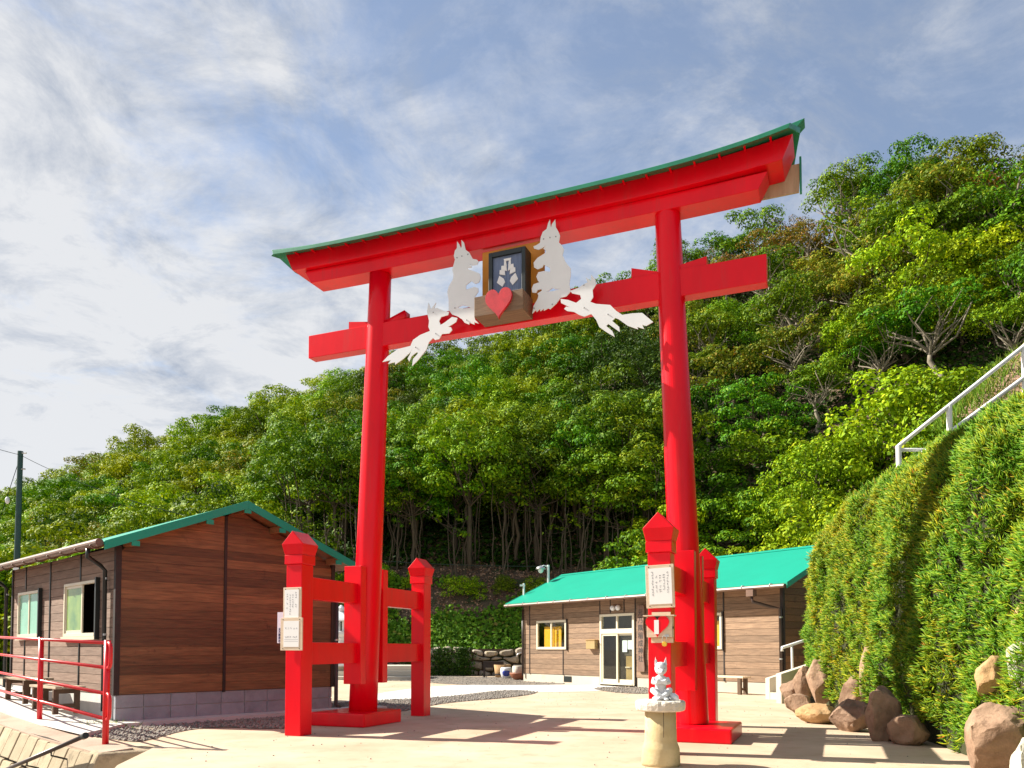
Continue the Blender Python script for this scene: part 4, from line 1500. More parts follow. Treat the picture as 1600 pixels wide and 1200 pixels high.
fx = thing('fox_statue', 'small white stone fox statue sitting with crossed arms and legs on pedestal', 'statue', (PX + .005, PY, .612), R(-4))
S = MB()
rotm = lambda ax, ang: Matrix.Rotation(ang, 4, ax)
S.ball((0, .01, .02), (.082, .075, .028))                       # seat
S.ball((0, .015, .125), (.054, .050, .105))                    # trunk
S.ball((0, .005, .195), (.062, .046, .050))                   # chest and shoulders
S.ball((0, -.01, .305), (.060, .058, .064))                    # head
S.ball((0, -.062, .278), (.030, .042, .024))                  # muzzle
S.ball((0, -.10, .274), (.014, .018, .013))
for sx in (-1, 1):
    S.add(*[(lambda p: ([(sx * .018, -.015, .345), (sx * .062, -.015, .335), (sx * .045, .025, .338), (sx * .052, -.004, .425)], [(0, 1, 2), (0, 1, 3), (1, 2, 3), (2, 0, 3)]))(0)][0])
    S.tube([(sx * .060, .01, .212), (sx * .074, -.022, .172), (sx * .045, -.060, .168), (-sx * .028, -.066, .186)], [.022, .022, .019, .016], 10)   # crossed arms
    S.ball((-sx * .036, -.068, .192), (.019, .016, .016))
    S.tube([(sx * .038, .0, .07), (sx * .078, -.040, .100), (sx * .040, -.078, .060), (-sx * .026, -.092, .028)], [.034, .031, .024, .019], 10)     # crossed legs
    S.ball((-sx * .040, -.104, .018), (.024, .026, .015))
S.tube([(.04, .03, .03), (.085, -.005, .035), (.115, -.05, .04), (.135, -.085, .03), (.15, -.105, .015)], [.022, .034, .038, .030, .008], 10)       # tail
fo = S.build('fox_body', M['white_stone'], fx, smooth=True)
rm = fo.modifiers.new('remesh', 'REMESH')
rm.mode = 'VOXEL'
rm.voxel_size = .0042
rm.use_smooth_shade = True
sm = fo.modifiers.new('smooth', 'SMOOTH')
sm.iterations = 3
MB().box(-.018, .018, -.112, -.104, .262, .266).build('mouth', M['ink_grey'], fx)
MB().ball((0, -.117, .278), (.006, .004, .005)).build('nose', M['ink_grey'], fx)
for sx in (-1, 1):
    MB().ball((sx * .030, -.066, .308), (.008, .003, .004), rotm('Z', sx * .4)).build('eye', M['ink_grey'], fx)

# ------------------------------------------------------------------ left hut
lh = thing('wooden_hut', 'dark brown plank hut with green edged gable roof on the left', 'hut', LH, LH_ROT)
LW, LB, Z0 = 3.675, 5.05, .4455
SL = .398
ZE = 2.60
zroof = lambda a: ZE + SL * ((a if a < LW / 2 else LW - a) + .30)      # roof top surface
zwall = lambda a: zroof(a) - .12
body = MB()
body.prism([(.03, .16), (LW - .03, .16), (LW - .03, zwall(0) - .05), (LW / 2, zwall(LW / 2) - .06), (.03, zwall(0) - .05)], lambda p_, t_: (p_[0], t_, p_[1]), .03, LB - .02)
# shell walls instead of a solid block on the window side: cut by leaving the core 0.5 m back there
core = MB()
core.prism([(.55, .16), (LW - .03, .16), (LW - .03, zwall(0) - .05), (LW / 2, zwall(LW / 2) - .06), (.55, zwall(.55) - .06)], lambda p_, t_: (p_[0], t_, p_[1]), .03, LB - .02)
core.build('wall_core', M['interior'], lh)
MB().box(.03, .549, .03, .06, .16, zwall(0) - .02).build('wall_core', M['interior'], lh)
MB().box(.03, .549, LB - .05, LB - .02, .16, zwall(0) - .02).build('wall_core', M['interior'], lh)

WINS_L = [(.69, 2.11, 1.30, 2.15), (3.38, 4.60, 1.32, 2.13)]


def split_rows(lo, hi, zlo, zhi, holes):
    """intervals of a plank row that stay clear of the openings"""
    iv = [(lo, hi)]
    for h0, h1, hz0, hz1 in holes:
        if zhi <= hz0 + .002 or zlo >= hz1 - .002:
            continue
        nx = []
        for a, b in iv:
            if h1 <= a or h0 >= b:
                nx.append((a, b))
                continue
            if h0 - a > .03:
                nx.append((a, h0))
            if b - h1 > .03:
                nx.append((h1, b))
        iv = nx
    return iv


def planks_row(zlo, holes, z):
    return z


# gable planks
PH = .139
GB = 1.64
z = Z0
while z < zwall(LW / 2):
    z1 = z + PH
    for a0, a1 in ((0.05, GB - .022), (GB + .022, LW - .05)):
        def lim(zz):
            d_ = max(0, (zz + .12 - ZE) / SL - .30)
            return d_, LW - d_
        l0, h0 = lim(z)
        l1, h1 = lim(z1)
        p00, p01, p10, p11 = max(a0, l0), min(a1, h0), max(a0, l1), min(a1, h1)
        if p01 - p00 < .05:
            continue
        if p11 < p10:
            p10 = p11 = min(max((p10 + p11) / 2, p00), p01)
        pr_ = rnd.uniform(0, .0025)
        MB().prism([(p00, z + .0015), (p01, z + .0015), (p11, z1 - .0015), (p10, z1 - .0015)], lambda p_, t_: (p_[0], t_, p_[1]), -.004 - pr_, .029).build('plank', M['wood_shaded'], lh)
    z = z1
loc_box(lh, 'batten', GB - .022, GB + .022, -.022, .028, Z0 - .02, zwall(GB) - .02, M['batten'])
for x0, x1, y0, y1 in ((-.03, .05, -.02, .05), (LW - .05, LW + .02, -.02, .05)):
    loc_box(lh, 'corner_board', x0, x1, y0, y1, Z0 - .01, zwall(0) + (.0 if x0 > 1 else .0), M['batten'])
# side planks (sunlit long side, a = 0)
bats = [.05, 1.47, 2.91, 4.26, LB]
z = Z0
while z < zwall(0) - .06:
    z1 = min(z + PH, zwall(0) - .01)
    for i in range(4):
        for b0, b1 in split_rows(bats[i] + .02, bats[i + 1] - .02, z, z1, WINS_L):
            zz0, zz1 = z + .003, z1 - .003
            for w in WINS_L:
                if b0 < w[1] and b1 > w[0]:
                    pass
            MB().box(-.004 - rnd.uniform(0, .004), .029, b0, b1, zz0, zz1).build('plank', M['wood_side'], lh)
        for h0, h1, hz0, hz1 in WINS_L:
            q0, q1 = max(h0, bats[i] + .02), min(h1, bats[i + 1] - .02)
            if q1 - q0 > .03:
                for c0, c1 in ((max(z + .003, hz1 + .002), z1 - .003), (z + .003, min(z1 - .003, hz0 - .002))):
                    if c1 - c0 > .012 and z < hz1 - .002 and z1 > hz0 + .002:
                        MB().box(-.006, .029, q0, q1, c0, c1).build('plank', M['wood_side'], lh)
    z = z1
for b in bats[1:4]:
    for z0, z1 in ([(Z0, 1.27), (2.19, zwall(0) - .02)] if b in (1.47, 4.26) else [(Z0, zwall(0) - .02)]):
        loc_box(lh, 'batten', -.020, .028, b - .018, b + .018, z0, z1, M['black_metal'])
loc_box(lh, 'corner_board', -.03, .05, LB - .04, LB + .02, Z0, zwall(0) - .01, M['batten'])
for k, (b0, b1, z0, z1) in enumerate(WINS_L):
    fr = MB()
    for bx_ in ((-.05, .02, b0, b0 + .045, z0, z1), (-.05, .02, b1 - .045, b1, z0, z1), (-.049, .019, b0 + .045, b1 - .045, z1 - .045, z1), (-.049, .019, b0 + .045, b1 - .045, z0, z0 + .05)):
        fr.box(*bx_)
    w_ = fr.build('window', M['frame_cream'], lh, bevel=.003)
    loc_box(w_, 'sill', -.075, -.02, b0 - .03, b1 + .03, z0 - .055, z0 - .004, M['frame_cream'])
    loc_box(w_, 'side_trim', -.07, .026, b0 - .05, b0 - .002, z0 - .05, z1 + .03, M['black_metal'])
    mid = (b0 + b1) / 2
    if k == 0:      # right-hand sash slid open over the left one
        sash = MB()
        s0, s1 = mid - .08, b1 - .046
        for bx_ in ((-.03, -.008, s0, s0 + .04, z0 + .051, z1 - .046), (-.03, -.008, s1 - .035, s1, z0 + .051, z1 - .046), (-.029, -.009, s0 + .04, s1 - .035, z1 - .085, z1 - .046), (-.029, -.009, s0 + .04, s1 - .035, z0 + .051, z0 + .10)):
            sash.box(*bx_)
        sash.build('sash', M['frame_cream'], w_)
        loc_box(w_, 'pane', -.021, -.018, s0 + .04, s1 - .035, z0 + .10, z1 - .085, pm('glass_painted_reflection', (.10, .22, .10), rough=.08, scale=2.2, col2=(.30, .42, .12), bump=0))  # reflected greenery painted as the pane's base colour
    else:
        loc_box(w_, 'mullion', -.034, .0, mid - .02, mid + .02, z0 + .051, z1 - .046, M['frame_cream'])
        loc_box(w_, 'pane', -.018, -.012, b0 + .046, mid - .021, z0 + .051, z1 - .046, M['glass_green'])
        loc_box(w_, 'pane', -.018, -.012, mid + .021, b1 - .046, z0 + .051, z1 - .046, M['glass_green'])
# foundation: blocks under the gable, plain concrete under the side
MB().box(.02, LW - .02, .022, .10, .05, Z0 - .006).build('mortar_bed', M['mortar'], lh)
na = 9
for row, (z0, z1) in enumerate(((.05, .245), (.255, Z0 - .008))):
    for i in range(na + 1):
        a0 = .012 + i * .40
        a1 = min(a0 + .39, LW - .012)
        if a1 - a0 < .05:
            continue
        MB().box(a0, a1, .006 + rnd.uniform(0, .003), .08, z0, z1).build('block', M['block'], lh, bevel=.004)
MB().box(.004, .10, .11, LB, .05, Z0 - .006).build('foundation_wall', M['concrete_white'], lh)
# roof
OV = .3376
ov2 = LB + .45
for side in (0, 1):
    if side == 0:
        a0, a1 = -.30, LW / 2
        pts = [(a0, zroof(a0) - .0), (a1, zroof(a1)), (a1, zroof(a1) - .035), (a0, zroof(a0) - .035)]
    else:
        a0, a1 = LW / 2, LW + .30
        pts = [(a0, zroof(a0)), (a1, zroof(a1)), (a1, zroof(a1) - .035), (a0, zroof(a0) - .035)]
    MB().prism(pts, lambda p_, t_: (p_[0], t_, p_[1]), -OV + .02, ov2).build('roof', M['roof_green'], lh)
    pts = [(p_[0], p_[1] - (.036 if k < 2 else .032)) for k, p_ in enumerate(pts)]
    MB().prism(pts, lambda p_, t_: (p_[0], t_, p_[1]), -OV + .045, ov2 - .02).build('soffit', M['soffit'], lh)
    pts = [(a0, zroof(a0) + .012), (a1, zroof(a1) + .012), (a1, zroof(a1) - .115), (a0, zroof(a0) - .115)]
    MB().prism(pts, lambda p_, t_: (p_[0], t_, p_[1]), -OV - .01, -OV + .018).build('barge_board', M['roof_green'], lh, bevel=.003)
for a in (.12, LW / 2 - .62, LW / 2, LW / 2 + .62, LW - .12):
    zt = zroof(a) - .075
    MB().box(a - .045, a + .045, -OV + .02, .03, zt - .10, zt).build('purlin', M['soffit'], lh)
    MB().box(a - .055, a + .055, -OV - .006, -OV + .0195, zt - .115, zt - .042).build('purlin_cap', M['roof_green'], lh)
gp = MB().tube([(-.355, -.30, 2.588), (-.355, ov2, 2.588)], .055, 12)
gp.build('gutter', M['gutter'], lh)
for k in range(9):
    b = -.1 + k * .62
    MB().tube([(-.24, b, 2.56), (-.30, b, 2.525), (-.36, b, 2.52), (-.415, b, 2.56)], .012, 5).build('gutter_bracket', M['gutter'], lh)
for b in (.28, LB + .2):
    MB().tube([(-.355, b - .14, 2.54), (-.355, b - .13, 2.42), (-.15, b - .03, 2.32), (-.07, b, 2.25), (-.06, b, .2)], .032, 10).build('downspout', M['black_metal'], lh, smooth=True)
    for zz in (2.12, 1.3):
        MB().lathe([(.036, 0), (.036, .03)], 10, (-.06, b, zz)).build('pipe_clip', M['steel'], lh)
MB().tube([(LW + .06, -.02, 2.3), (LW + .06, -.02, .12), (LW + .12, -.08, .06)], .035, 10).build('downspout', M['pipe_brown'], lh, smooth=True)
MB().lathe([(.04, 0), (.04, .03)], 10, (LW + .06, -.02, 1.25)).build('pipe_clip', M['steel'], lh)

# pavement round the hut
wk = MB()


def slab_z(b):
    return .075 + .06 * max(0, b)


pv = []
for b in (-.02, 2.0, 5.0, 9.0):
    pv.append((b, slab_z(b)))
wk.add([(-.93, -1.45, .06), (-.20, -.62, .06), (.002, -.40, .065), (.002, -.02, .075), (-.93, -.02, .075), (-.93, -1.45, -.1), (-.20, -.62, -.1), (.002, -.40, -.1)],
       [(0, 1, 2, 3, 4), (0, 5, 6, 1), (1, 6, 7, 2)])
for (b0, z0), (b1, z1) in zip(pv[:-1], pv[1:]):
    wk.add([(-.93, b0, z0), (.002, b0, z0), (.002, b1, z1), (-.93, b1, z1), (-.93, b0, -.1), (.002, b0, -.1), (.002, b1, -.1), (-.93, b1, -.1)],
           [(0, 1, 2, 3), (0, 4, 5, 1), (1, 5, 6, 2), (2, 6, 7, 3), (3, 7, 4, 0)])
o = wk.build('pavement', M['concrete_white'], local=LMAT)
kind(o, 'structure')
o = MB().box(.004, LW + .9, -.40, .004, -.05, .066).build('pavement', M['concrete_white'], local=LMAT)
kind(o, 'structure')

# sloping coping between pavement and wall top
cpm = MB()
for b0, b1 in ((-2.9, -1.0), (-1.0, 1.5), (1.5, 5), (5, 9)):
    z0, z1 = -.01 + .03 * max(0, b0 + 1.5), -.01 + .03 * max(0, b1 + 1.5)
    s0, s1 = max(.012, slab_z(b0) - .035), max(.012, slab_z(b1) - .035)
    s0 = .012 if b0 < -1.5 else s0
    cpm.add([(-1.22, b0, z0), (-.86, b0, s0), (-.86, b1, s1), (-1.22, b1, z1), (-1.22, b0, -.4), (-.86, b0, -.4), (-.86, b1, -.4), (-1.22, b1, -.4)],
            [(0, 1, 2, 3), (0, 4, 5, 1), (1, 5, 6, 2), (2, 6, 7, 3), (3, 7, 4, 0)])
kind(cpm.build('wall_coping', M['coping'], local=LMAT), 'structure')

# sloped retaining wall of blocks, bottom left
rw = thing('retaining_wall', 'sloped sandy block retaining wall below the red railing at bottom left', 'wall', LH, LH_ROT)
RB = .42      # batter: outward per metre down
core = MB()
core.add([(-1.20, -2.85, -.02), (-1.20, 9, .2), (-1.20 - 2.3 * RB + .03, 9, -2.3), (-1.20 - 2.3 * RB + .03, -2.85, -2.3), (-.9, -2.85, -.04), (-.9, 9, .2), (-.9, 9, -2.3), (-.9, -2.85, -2.3)],
         [(0, 1, 2, 3), (4, 5, 1, 0), (7, 6, 5, 4), (0, 3, 7, 4), (1, 5, 6, 2)])
core.build('wall_core', M['joint'], rw)
nrm = Vector((-1, 0, -RB)).normalized() * -1
for row in range(5):
    for i in range(18):
        sh_ = (row % 2) * .19
        b0 = -2.84 + i * .38 + sh_
        if row % 2 and i == 0:
            b0 = -2.84
        b1 = -2.84 + (i + 1) * .38 + sh_
        zt = -.015 - row * .36 + .03 * max(0, (b0 + b1) / 2 + 1.5)
        zb_ = zt - .345
        g = .012
        xo = lambda z_: -1.205 + (z_ - .02) * RB
        d_ = rnd.uniform(.02, .045)
        b0g, b1g = b0 + g, b1 - g
        skew = -.05
        vs_ = [(xo(zb_) - d_, b0g + skew, zb_ + g), (xo(zb_) - d_, b1g + skew, zb_ + g), (xo(zt) - d_, b1g, zt - g), (xo(zt) - d_, b0g, zt - g),
               (xo(zb_) + .10, b0g + skew, zb_ + g), (xo(zb_) + .10, b1g + skew, zb_ + g), (xo(zt) + .10, b1g, zt - g), (xo(zt) + .10, b0g, zt - g)]
        MB().add(vs_, [(0, 1, 2, 3), (7, 6, 5, 4), (0, 4, 5, 1), (1, 5, 6, 2), (2, 6, 7, 3), (3, 7, 4, 0)]).build('wall_block', M['wallblock'], rw, bevel=.012)
MB().add([(-1.24, -2.95, -.012), (-.55, -3.02, -.02), (-.5, -2.70, .006), (-1.23, -2.66, -.002), (-1.75, -3.02, -1.1), (-.62, -3.15, -1.1), (-.5, -2.7, -1.1), (-1.7, -2.66, -1.1)],
         [(0, 1, 2, 3), (7, 6, 5, 4), (0, 4, 5, 1), (1, 5, 6, 2), (2, 6, 7, 3), (3, 7, 4, 0)]).build('corner_stone', M['wallblock'], rw, bevel=.03)

# red tube railing
P1 = Vector((-4.662, 9.16, 0.0))
DR = Vector((-2.03, 2.14, .066))
DRn = DR.normalized()
rl = thing('red_railing', 'red painted tube railing with four rails along the hut pavement', 'railing', P1)
RZ = (1.174, .888, .590, .300)
for k in range(4):
    b = DR * k
    MB().tube([(b.x, b.y, b.z - .02), (b.x, b.y, b.z + 1.205)], .036, 16).build('post', M['rail_red'], rl, smooth=False)
    for poly in rl.children[-1].data.polygons:
        poly.use_smooth = len(poly.vertices) == 4
off = DRn.cross(Vector((0, 0, 1))).normalized() * -.0
for z_ in RZ:
    MB().tube([Vector((0, 0, z_)) + DR * -.005, Vector((0, 0, z_)) + DR * 3.1], .021, 12).build('rail', M['rail_red'], rl, smooth=True)
for zt, zb_ in ((RZ[0], RZ[1]), (RZ[2], RZ[3])):
    pts = []
    rr = .075
    e = -DRn
    for a in np.linspace(PI / 2, 0, 6):
        pts.append(e * (.05 + rr * math.cos(a)) + Vector((0, 0, zt - rr + rr * math.sin(a))))
    for a in np.linspace(0, -PI / 2, 6):
        pts.append(e * (.05 + rr * math.cos(a)) + Vector((0, 0, zb_ + rr + rr * math.sin(a))))
    pts = [Vector((0, 0, zt))] + pts + [Vector((0, 0, zb_))]
    MB().tube(pts, .021, 12).build('end_loop', M['rail_red'], rl, smooth=True)

# dark stair handrail on the wall
H0 = at_depth(132, 1150, 8.30)
H1 = at_depth(-60, 1232, 10.9)
hr = thing('stair_handrail', 'dark brown pipe handrail on brackets sloping down beside the block wall', 'handrail', H0)
dv = H1 - H0
MB().tube([Vector((0, 0, 0)), dv], .024, 12).build('pipe', M['pipe_brown'], hr, smooth=True)
MB().tube([dv.normalized() * -.035, dv.normalized() * .03], .034, 12).build('end_cap', M['black_metal'], hr)
wn3 = Matrix.Rotation(LH_ROT, 3, 'Z') @ Vector((1, 0, 0))
for q in (.22, .40, .75):
    p = dv * q
    MB().tube([p + Vector((0, 0, -.02)), p + Vector((0, 0, -.06)), p + wn3 * .06 + Vector((0, 0, -.08)), p + wn3 * .20 + Vector((0, 0, -.13))], .010, 6).build('bracket', M['black_metal'], hr)

# benches against the hut
for k, (b0, lab) in enumerate(((.72, 'slatted wooden bench by the hut wall, nearer one beside the railing end'), (2.15, 'slatted wooden bench by the hut wall, farther one at the left edge'))):
    zf = slab_z(b0 + .6)
    bn = thing('bench', lab, 'bench', lp(-.32, b0, zf - .005), LH_ROT, 'benches along the hut wall')
    for i in range(4):
        MB().box(-.24 + i * .105, -.145 + i * .105, 0, 1.22, .37, .405).build('slat', M['bench'], bn, bevel=.004)
    for y in (.12, 1.06):
        for x in (-.20, .09):
            MB().box(x - .035, x + .035, y - .03, y + .03, 0, .37).build('leg', M['bench_leg'], bn)
        MB().box(-.165, .055, y - .022, y + .022, .09, .15).build('stretcher', M['bench_leg'], bn)
        MB().box(-.165, .055, y - .025, y + .025, .30, .368).build('stretcher', M['bench_leg'], bn)

# tuft of grass by the railing foot
r = np.random.default_rng(9)
n = 900
c = np.array(on_ground(150, 1137, 0.0))[None]
P = c + np.stack([r.normal(0, .22, n), r.normal(0, .12, n), np.zeros(n)], -1)
d = unit(np.stack([r.normal(0, .5, n), r.normal(0, .5, n), np.ones(n)], -1))
sd = unit(np.cross(d, r.normal(size=(n, 3)))) * .006
ln = r.uniform(.05, .15, n)[:, None]
v = np.stack([P - sd, P + sd, P + d * ln + np.array([0, 0, -.01])], 1).reshape(-1, 3)
kind(link('grass', np_mesh('grass', v, np.arange(3 * n), 3), M['grass']), 'stuff')

# ------------------------------------------------------------------ right hut
KR = 1.56
RH = Vector((.374, 27.29, 0))
RROT = -.9279
RMAT = Matrix.Translation(RH) @ Matrix.Rotation(RROT, 4, 'Z')
rh = thing('office_hut', 'long brown plank hut with bright turquoise green roof and glass sliding door', 'hut', RH, RROT)
RL, RD = 10.24, 4.2
RZ0, REV = .286, 2.66
rroof = lambda b: REV + (.45 + (b if b < RD / 2 else RD - b)) * .451
rw_z = rroof(0) - .10
WR = [(.785, 2.305, 1.095, 2.045), (7.15, 8.45, 1.10, 2.05)]
DOOR = (3.86, 5.35, .05, 2.156)
holes = WR + [DOOR]
MB().prism([(.55, .0), (RD - .02, .0), (RD - .02, rw_z - .04), (RD / 2, rroof(RD / 2) - .12), (.55, rroof(.55) - .12)], lambda p_, t_: (t_, p_[0], p_[1]), .03, RL - .03).build('wall_core', M['interior'], rh)
MB().box(.03, .06, .03, .549, 0, rw_z - .02).build('wall_core', M['interior'], rh)
MB().box(RL - .06, RL - .03, .03, .549, 0, rw_z - .02).build('wall_core', M['interior'], rh)
rb = [.04, .39, 2.13, 3.86, 5.35, 6.96, 8.50, RL - .04]
z = RZ0
RP = .165
while z < rw_z - .03:
    z1 = min(z + RP, rw_z)
    for i in range(len(rb) - 1):
        for a0, a1 in split_rows(rb[i] + .015, rb[i + 1] - .015, z, z1, holes):
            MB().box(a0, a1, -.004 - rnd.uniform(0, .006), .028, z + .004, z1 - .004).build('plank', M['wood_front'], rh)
        for h0, h1, hz0, hz1 in holes:
            q0, q1 = max(h0, rb[i] + .015), min(h1, rb[i + 1] - .015)
            if q1 - q0 > .03:
                for c0, c1 in ((max(z + .004, hz1 + .002), z1 - .004), (z + .004, min(z1 - .004, hz0 - .002))):
                    if c1 - c0 > .012 and z < hz1 - .002 and z1 > hz0 + .002:
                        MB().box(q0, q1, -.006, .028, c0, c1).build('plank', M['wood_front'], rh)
    z = z1
for a in rb:
    segs = [(RZ0 - .01, rw_z - .01)]
    for (h0, h1, hz0, hz1) in holes:
        if h0 - .05 <= a <= h1 + .05:
            segs = [(RZ0 - .01, hz0 - .04), (hz1 + .03, rw_z - .01)] if a not in (3.86, 5.35) else [(.05, rw_z - .01)]
    for z0, z1 in segs:
        if z1 - z0 > .1:
            loc_box(rh, 'batten', a - .02, a + .02, -.018, .027, z0, z1, M['batten'])
loc_box(rh, 'batten', 4.30, 4.335, -.018, .027, 2.19, rw_z - .01, M['batten'])
loc_box(rh, 'batten', 4.88, 4.915, -.018, .027, 2.19, rw_z - .01, M['batten'])
# gable end facing right
z = RZ0
while z < rroof(RD / 2) - .15:
    z1 = z + RP
    for b0, b1 in ((.06, 1.38), (1.42, 2.76), (2.80, RD - .05)):
        bl = max(b0, (z1 + .12 - REV) / .451 - .45)
        bh = min(b1, RD - ((z1 + .12 - REV) / .451 - .45))
        if bh - bl > .05:
            MB().box(RL - .028, RL + .006, bl, bh, z + .004, z1 - .004).build('plank', M['wood_shaded'], rh)
    z = z1
for b in (1.40, 2.78):
    loc_box(rh, 'batten', RL - .028, RL + .02, b - .018, b + .018, RZ0, rroof(b) - .13, M['batten'])
loc_box(rh, 'corner_board', RL - .04, RL + .025, -.02, .06, RZ0 - .01, rw_z - .01, M['batten'])
loc_box(rh, 'foundation_wall', 0.02, 3.83, .01, .12, -.05, RZ0 - .004, M['concrete'])
loc_box(rh, 'foundation_wall', 5.38, RL, .01, .12, -.05, RZ0 - .004, M['concrete'])
loc_box(rh, 'foundation_wall', RL - .11, RL - .002, .121, RD, -.05, RZ0 - .004, M['concrete'])
loc_box(rh, 'floor_vent', 2.15, 2.52, -.004, .009, .06, .24, M['black_metal'])
# windows
for (a0, a1, z0, z1) in WR:
    fr = MB()
    for bx_ in ((a0, a0 + .07, -.04, .03, z0, z1), (a1 - .07, a1, -.04, .03, z0, z1), (a0 + .07, a1 - .07, -.039, .029, z1 - .07, z1), (a0 + .07, a1 - .07, -.039, .029, z0, z0 + .08)):
        fr.box(*bx_)
    w_ = fr.build('window', M['frame_cream'], rh, bevel=.004)
    mid = (a0 + a1) / 2
    loc_box(w_, 'mullion', mid - .025, mid + .025, -.03, .02, z0 + .081, z1 - .071, M['frame_cream'])
    loc_box(w_, 'pane', a0 + .071, mid - .026, -.012, -.007, z0 + .081, z1 - .071, M['glass'])
    loc_box(w_, 'pane', mid + .026, a1 - .071, .0, .005, z0 + .081, z1 - .071, M['glass'])
    loc_box(w_, 'side_trim', a1 + .003, a1 + .05, -.05, .026, z0 - .03, z1 + .03, M['batten'])
    loc_box(w_, 'curtain', a0 + .26, a0 + .74, .10, .13, z0 - .05, z1 - .20, M['curtain'])
    loc_box(w_, 'curtain', a0 + .745, a0 + 1.10, .12, .15, z0 - .05, z1 - .20, M['curtain'])
    loc_box(w_, 'curtain', a0 + 1.08, a1 - .06, .30, .33, z0 - .05, z1 - .22, M['interior_wood'])
    loc_box(w_, 'inner_wall', a0 - .1, a1 + .1, .44, .47, z0 - .3, z1 + .2, M['interior_wood'])
# sliding door
a0, a1, z0, z1 = DOOR
a0 += .02
a1 -= .02
zt = z1 - .47
fr = MB()
for bx_ in ((a0, a0 + .08, -.05, .05, z0, z1), (a1 - .08, a1, -.05, .05, z0, z1), (a0 + .08, a1 - .08, -.049, .049, z1 - .07, z1), (a0 + .08, a1 - .08, -.052, .052, zt - .12, zt + .02),
            (a0 + .08, a1 - .08, -.06, .06, z0, z0 + .06)):
    fr.box(*bx_)
dr = fr.build('door_frame', M['frame_cream'], rh, bevel=.004)
mid = (a0 + a1) / 2
loc_box(dr, 'transom_bar', mid - .03, mid + .03, -.03, .03, zt + .021, z1 - .071, M['frame_cream'])
for x0, x1 in ((a0 + .081, mid - .031), (mid + .031, a1 - .081)):
    loc_box(dr, 'transom_pane', x0, x1, -.005, .0, zt + .021, z1 - .071, M['glass'])
for i, (x0, x1, yy) in enumerate(((a0 + .081, mid + .03, -.03), (mid - .03, a1 - .081, .012))):
    lf = MB()
    for bx_ in ((x0, x0 + .055, yy, yy + .03, z0 + .061, zt - .121), (x1 - .055, x1, yy, yy + .03, z0 + .061, zt - .121), (x0 + .055, x1 - .055, yy + .001, yy + .029, zt - .18, zt - .121), (x0 + .055, x1 - .055, yy + .001, yy + .029, z0 + .061, z0 + .16)):
        lf.box(*bx_)
    lf.build('door_leaf', M['frame_cream'], dr)
    loc_box(dr, 'door_pane', x0 + .056, x1 - .056, yy + .012, yy + .017, z0 + .161, zt - .181, M['glass'])
loc_box(dr, 'poster', mid + .14, mid + .33, .06, .063, 1.02, 1.36, M['paper'])
loc_box(dr, 'poster', mid + .36, mid + .56, .06, .063, 1.10, 1.36, M['paper'])
loc_box(dr, 'inner_board', mid + .10, a1 - .02, .10, .13, .92, 1.60, M['interior'])
loc_box(dr, 'inner_counter', mid + .05, a1 + .05, .30, .34, .0, .90, M['interior_wood'])
loc_box(dr, 'inner_shelf', mid + .05, a1 + .05, .26, .299, .55, .58, M['pale_wood'])
loc_box(dr, 'door_mat', a0 + .1, a1 - .1, .08, .29, .04, .062, M['roof_green'])
# roof
AL, AR = -.39, 10.66
for side in (0, 1):
    b0, b1 = ((-.45, RD / 2) if side == 0 else (RD / 2, RD + .45))
    pts = [(b0, rroof(b0)), (b1, rroof(b1)), (b1, rroof(b1) - .03), (b0, rroof(b0) - .03)]
    MB().prism(pts, lambda p_, t_: (t_, p_[0], p_[1]), AL, AR).build('roof', M['roof_green'], rh)
    pts = [(b0, rroof(b0) - .031), (b1, rroof(b1) - .031), (b1, rroof(b1) - .06), (b0, rroof(b0) - .06)]
    MB().prism(pts, lambda p_, t_: (t_, p_[0], p_[1]), AL + .04, AR - .04).build('soffit', M['soffit'], rh)
    for x in (AL - .02, AR - .005):
        pts = [(b0, rroof(b0) + .012), (b1, rroof(b1) + .012), (b1, rroof(b1) - .13), (b0, rroof(b0) - .13)]
        MB().prism(pts, lambda p_, t_: (t_, p_[0], p_[1]), x, x + .025).build('barge_board', M['roof_green'], rh)
MB().prism([(RD / 2 - .14, rroof(RD / 2) - .05), (RD / 2, rroof(RD / 2) + .018), (RD / 2 + .14, rroof(RD / 2) - .05)], lambda p_, t_: (t_, p_[0], p_[1]), AL - .022, AR + .022).build('ridge_cap', M['roof_green'], rh)
MB().tube([(AL + .02, -.50, 2.585), (AR - .02, -.50, 2.585)], .048, 8).build('gutter', M['gutter'], rh)
for k in range(14):
    a = AL + .25 + k * .80
    MB().tube([(a, -.44, 2.655), (a, -.52, 2.648), (a, -.555, 2.60)], .012, 5).build('gutter_bracket', M['rail_white'], rh)
MB().box(9.62, 9.82, -.58, -.43, 2.38, 2.54).build('rain_hopper', M['gutter'], rh)
MB().tube([(9.72, -.5, 2.39), (9.74, -.48, 2.25), (10.05, -.2, 2.12), (10.22, -.07, 2.08), (10.225, -.065, .1)], .04, 10).build('downspout', M['pipe_brown'], rh, smooth=True)
for zz in (1.85, .85):
    MB().lathe([(.046, 0), (.046, .035)], 10, (10.225, -.065, zz)).build('pipe_clip', M['steel'], rh)
MB().tube([(.06, -.06, 2.45), (.06, -.06, .2)], .028, 8).build('downspout', M['pipe_brown'], rh, smooth=True)
for x in (4.50, 4.72):
    MB().lathe([(.03, 0), (.075, .03), (.085, .09), (.06, .13)], 14).build('wall_lamp', M['white_paint'], rh, smooth=True, local=Matrix.Translation((x, -.02, 2.33)) @ Matrix.Rotation(PI / 2, 4, 'X') @ Matrix.Rotation(.0, 4, 'Y'))
mbx = thing('mailbox', 'small tan letter box on the office hut wall beside the sliding door', 'letter box', RMAT @ Vector((3.58, -.01, 1.11)), RROT)
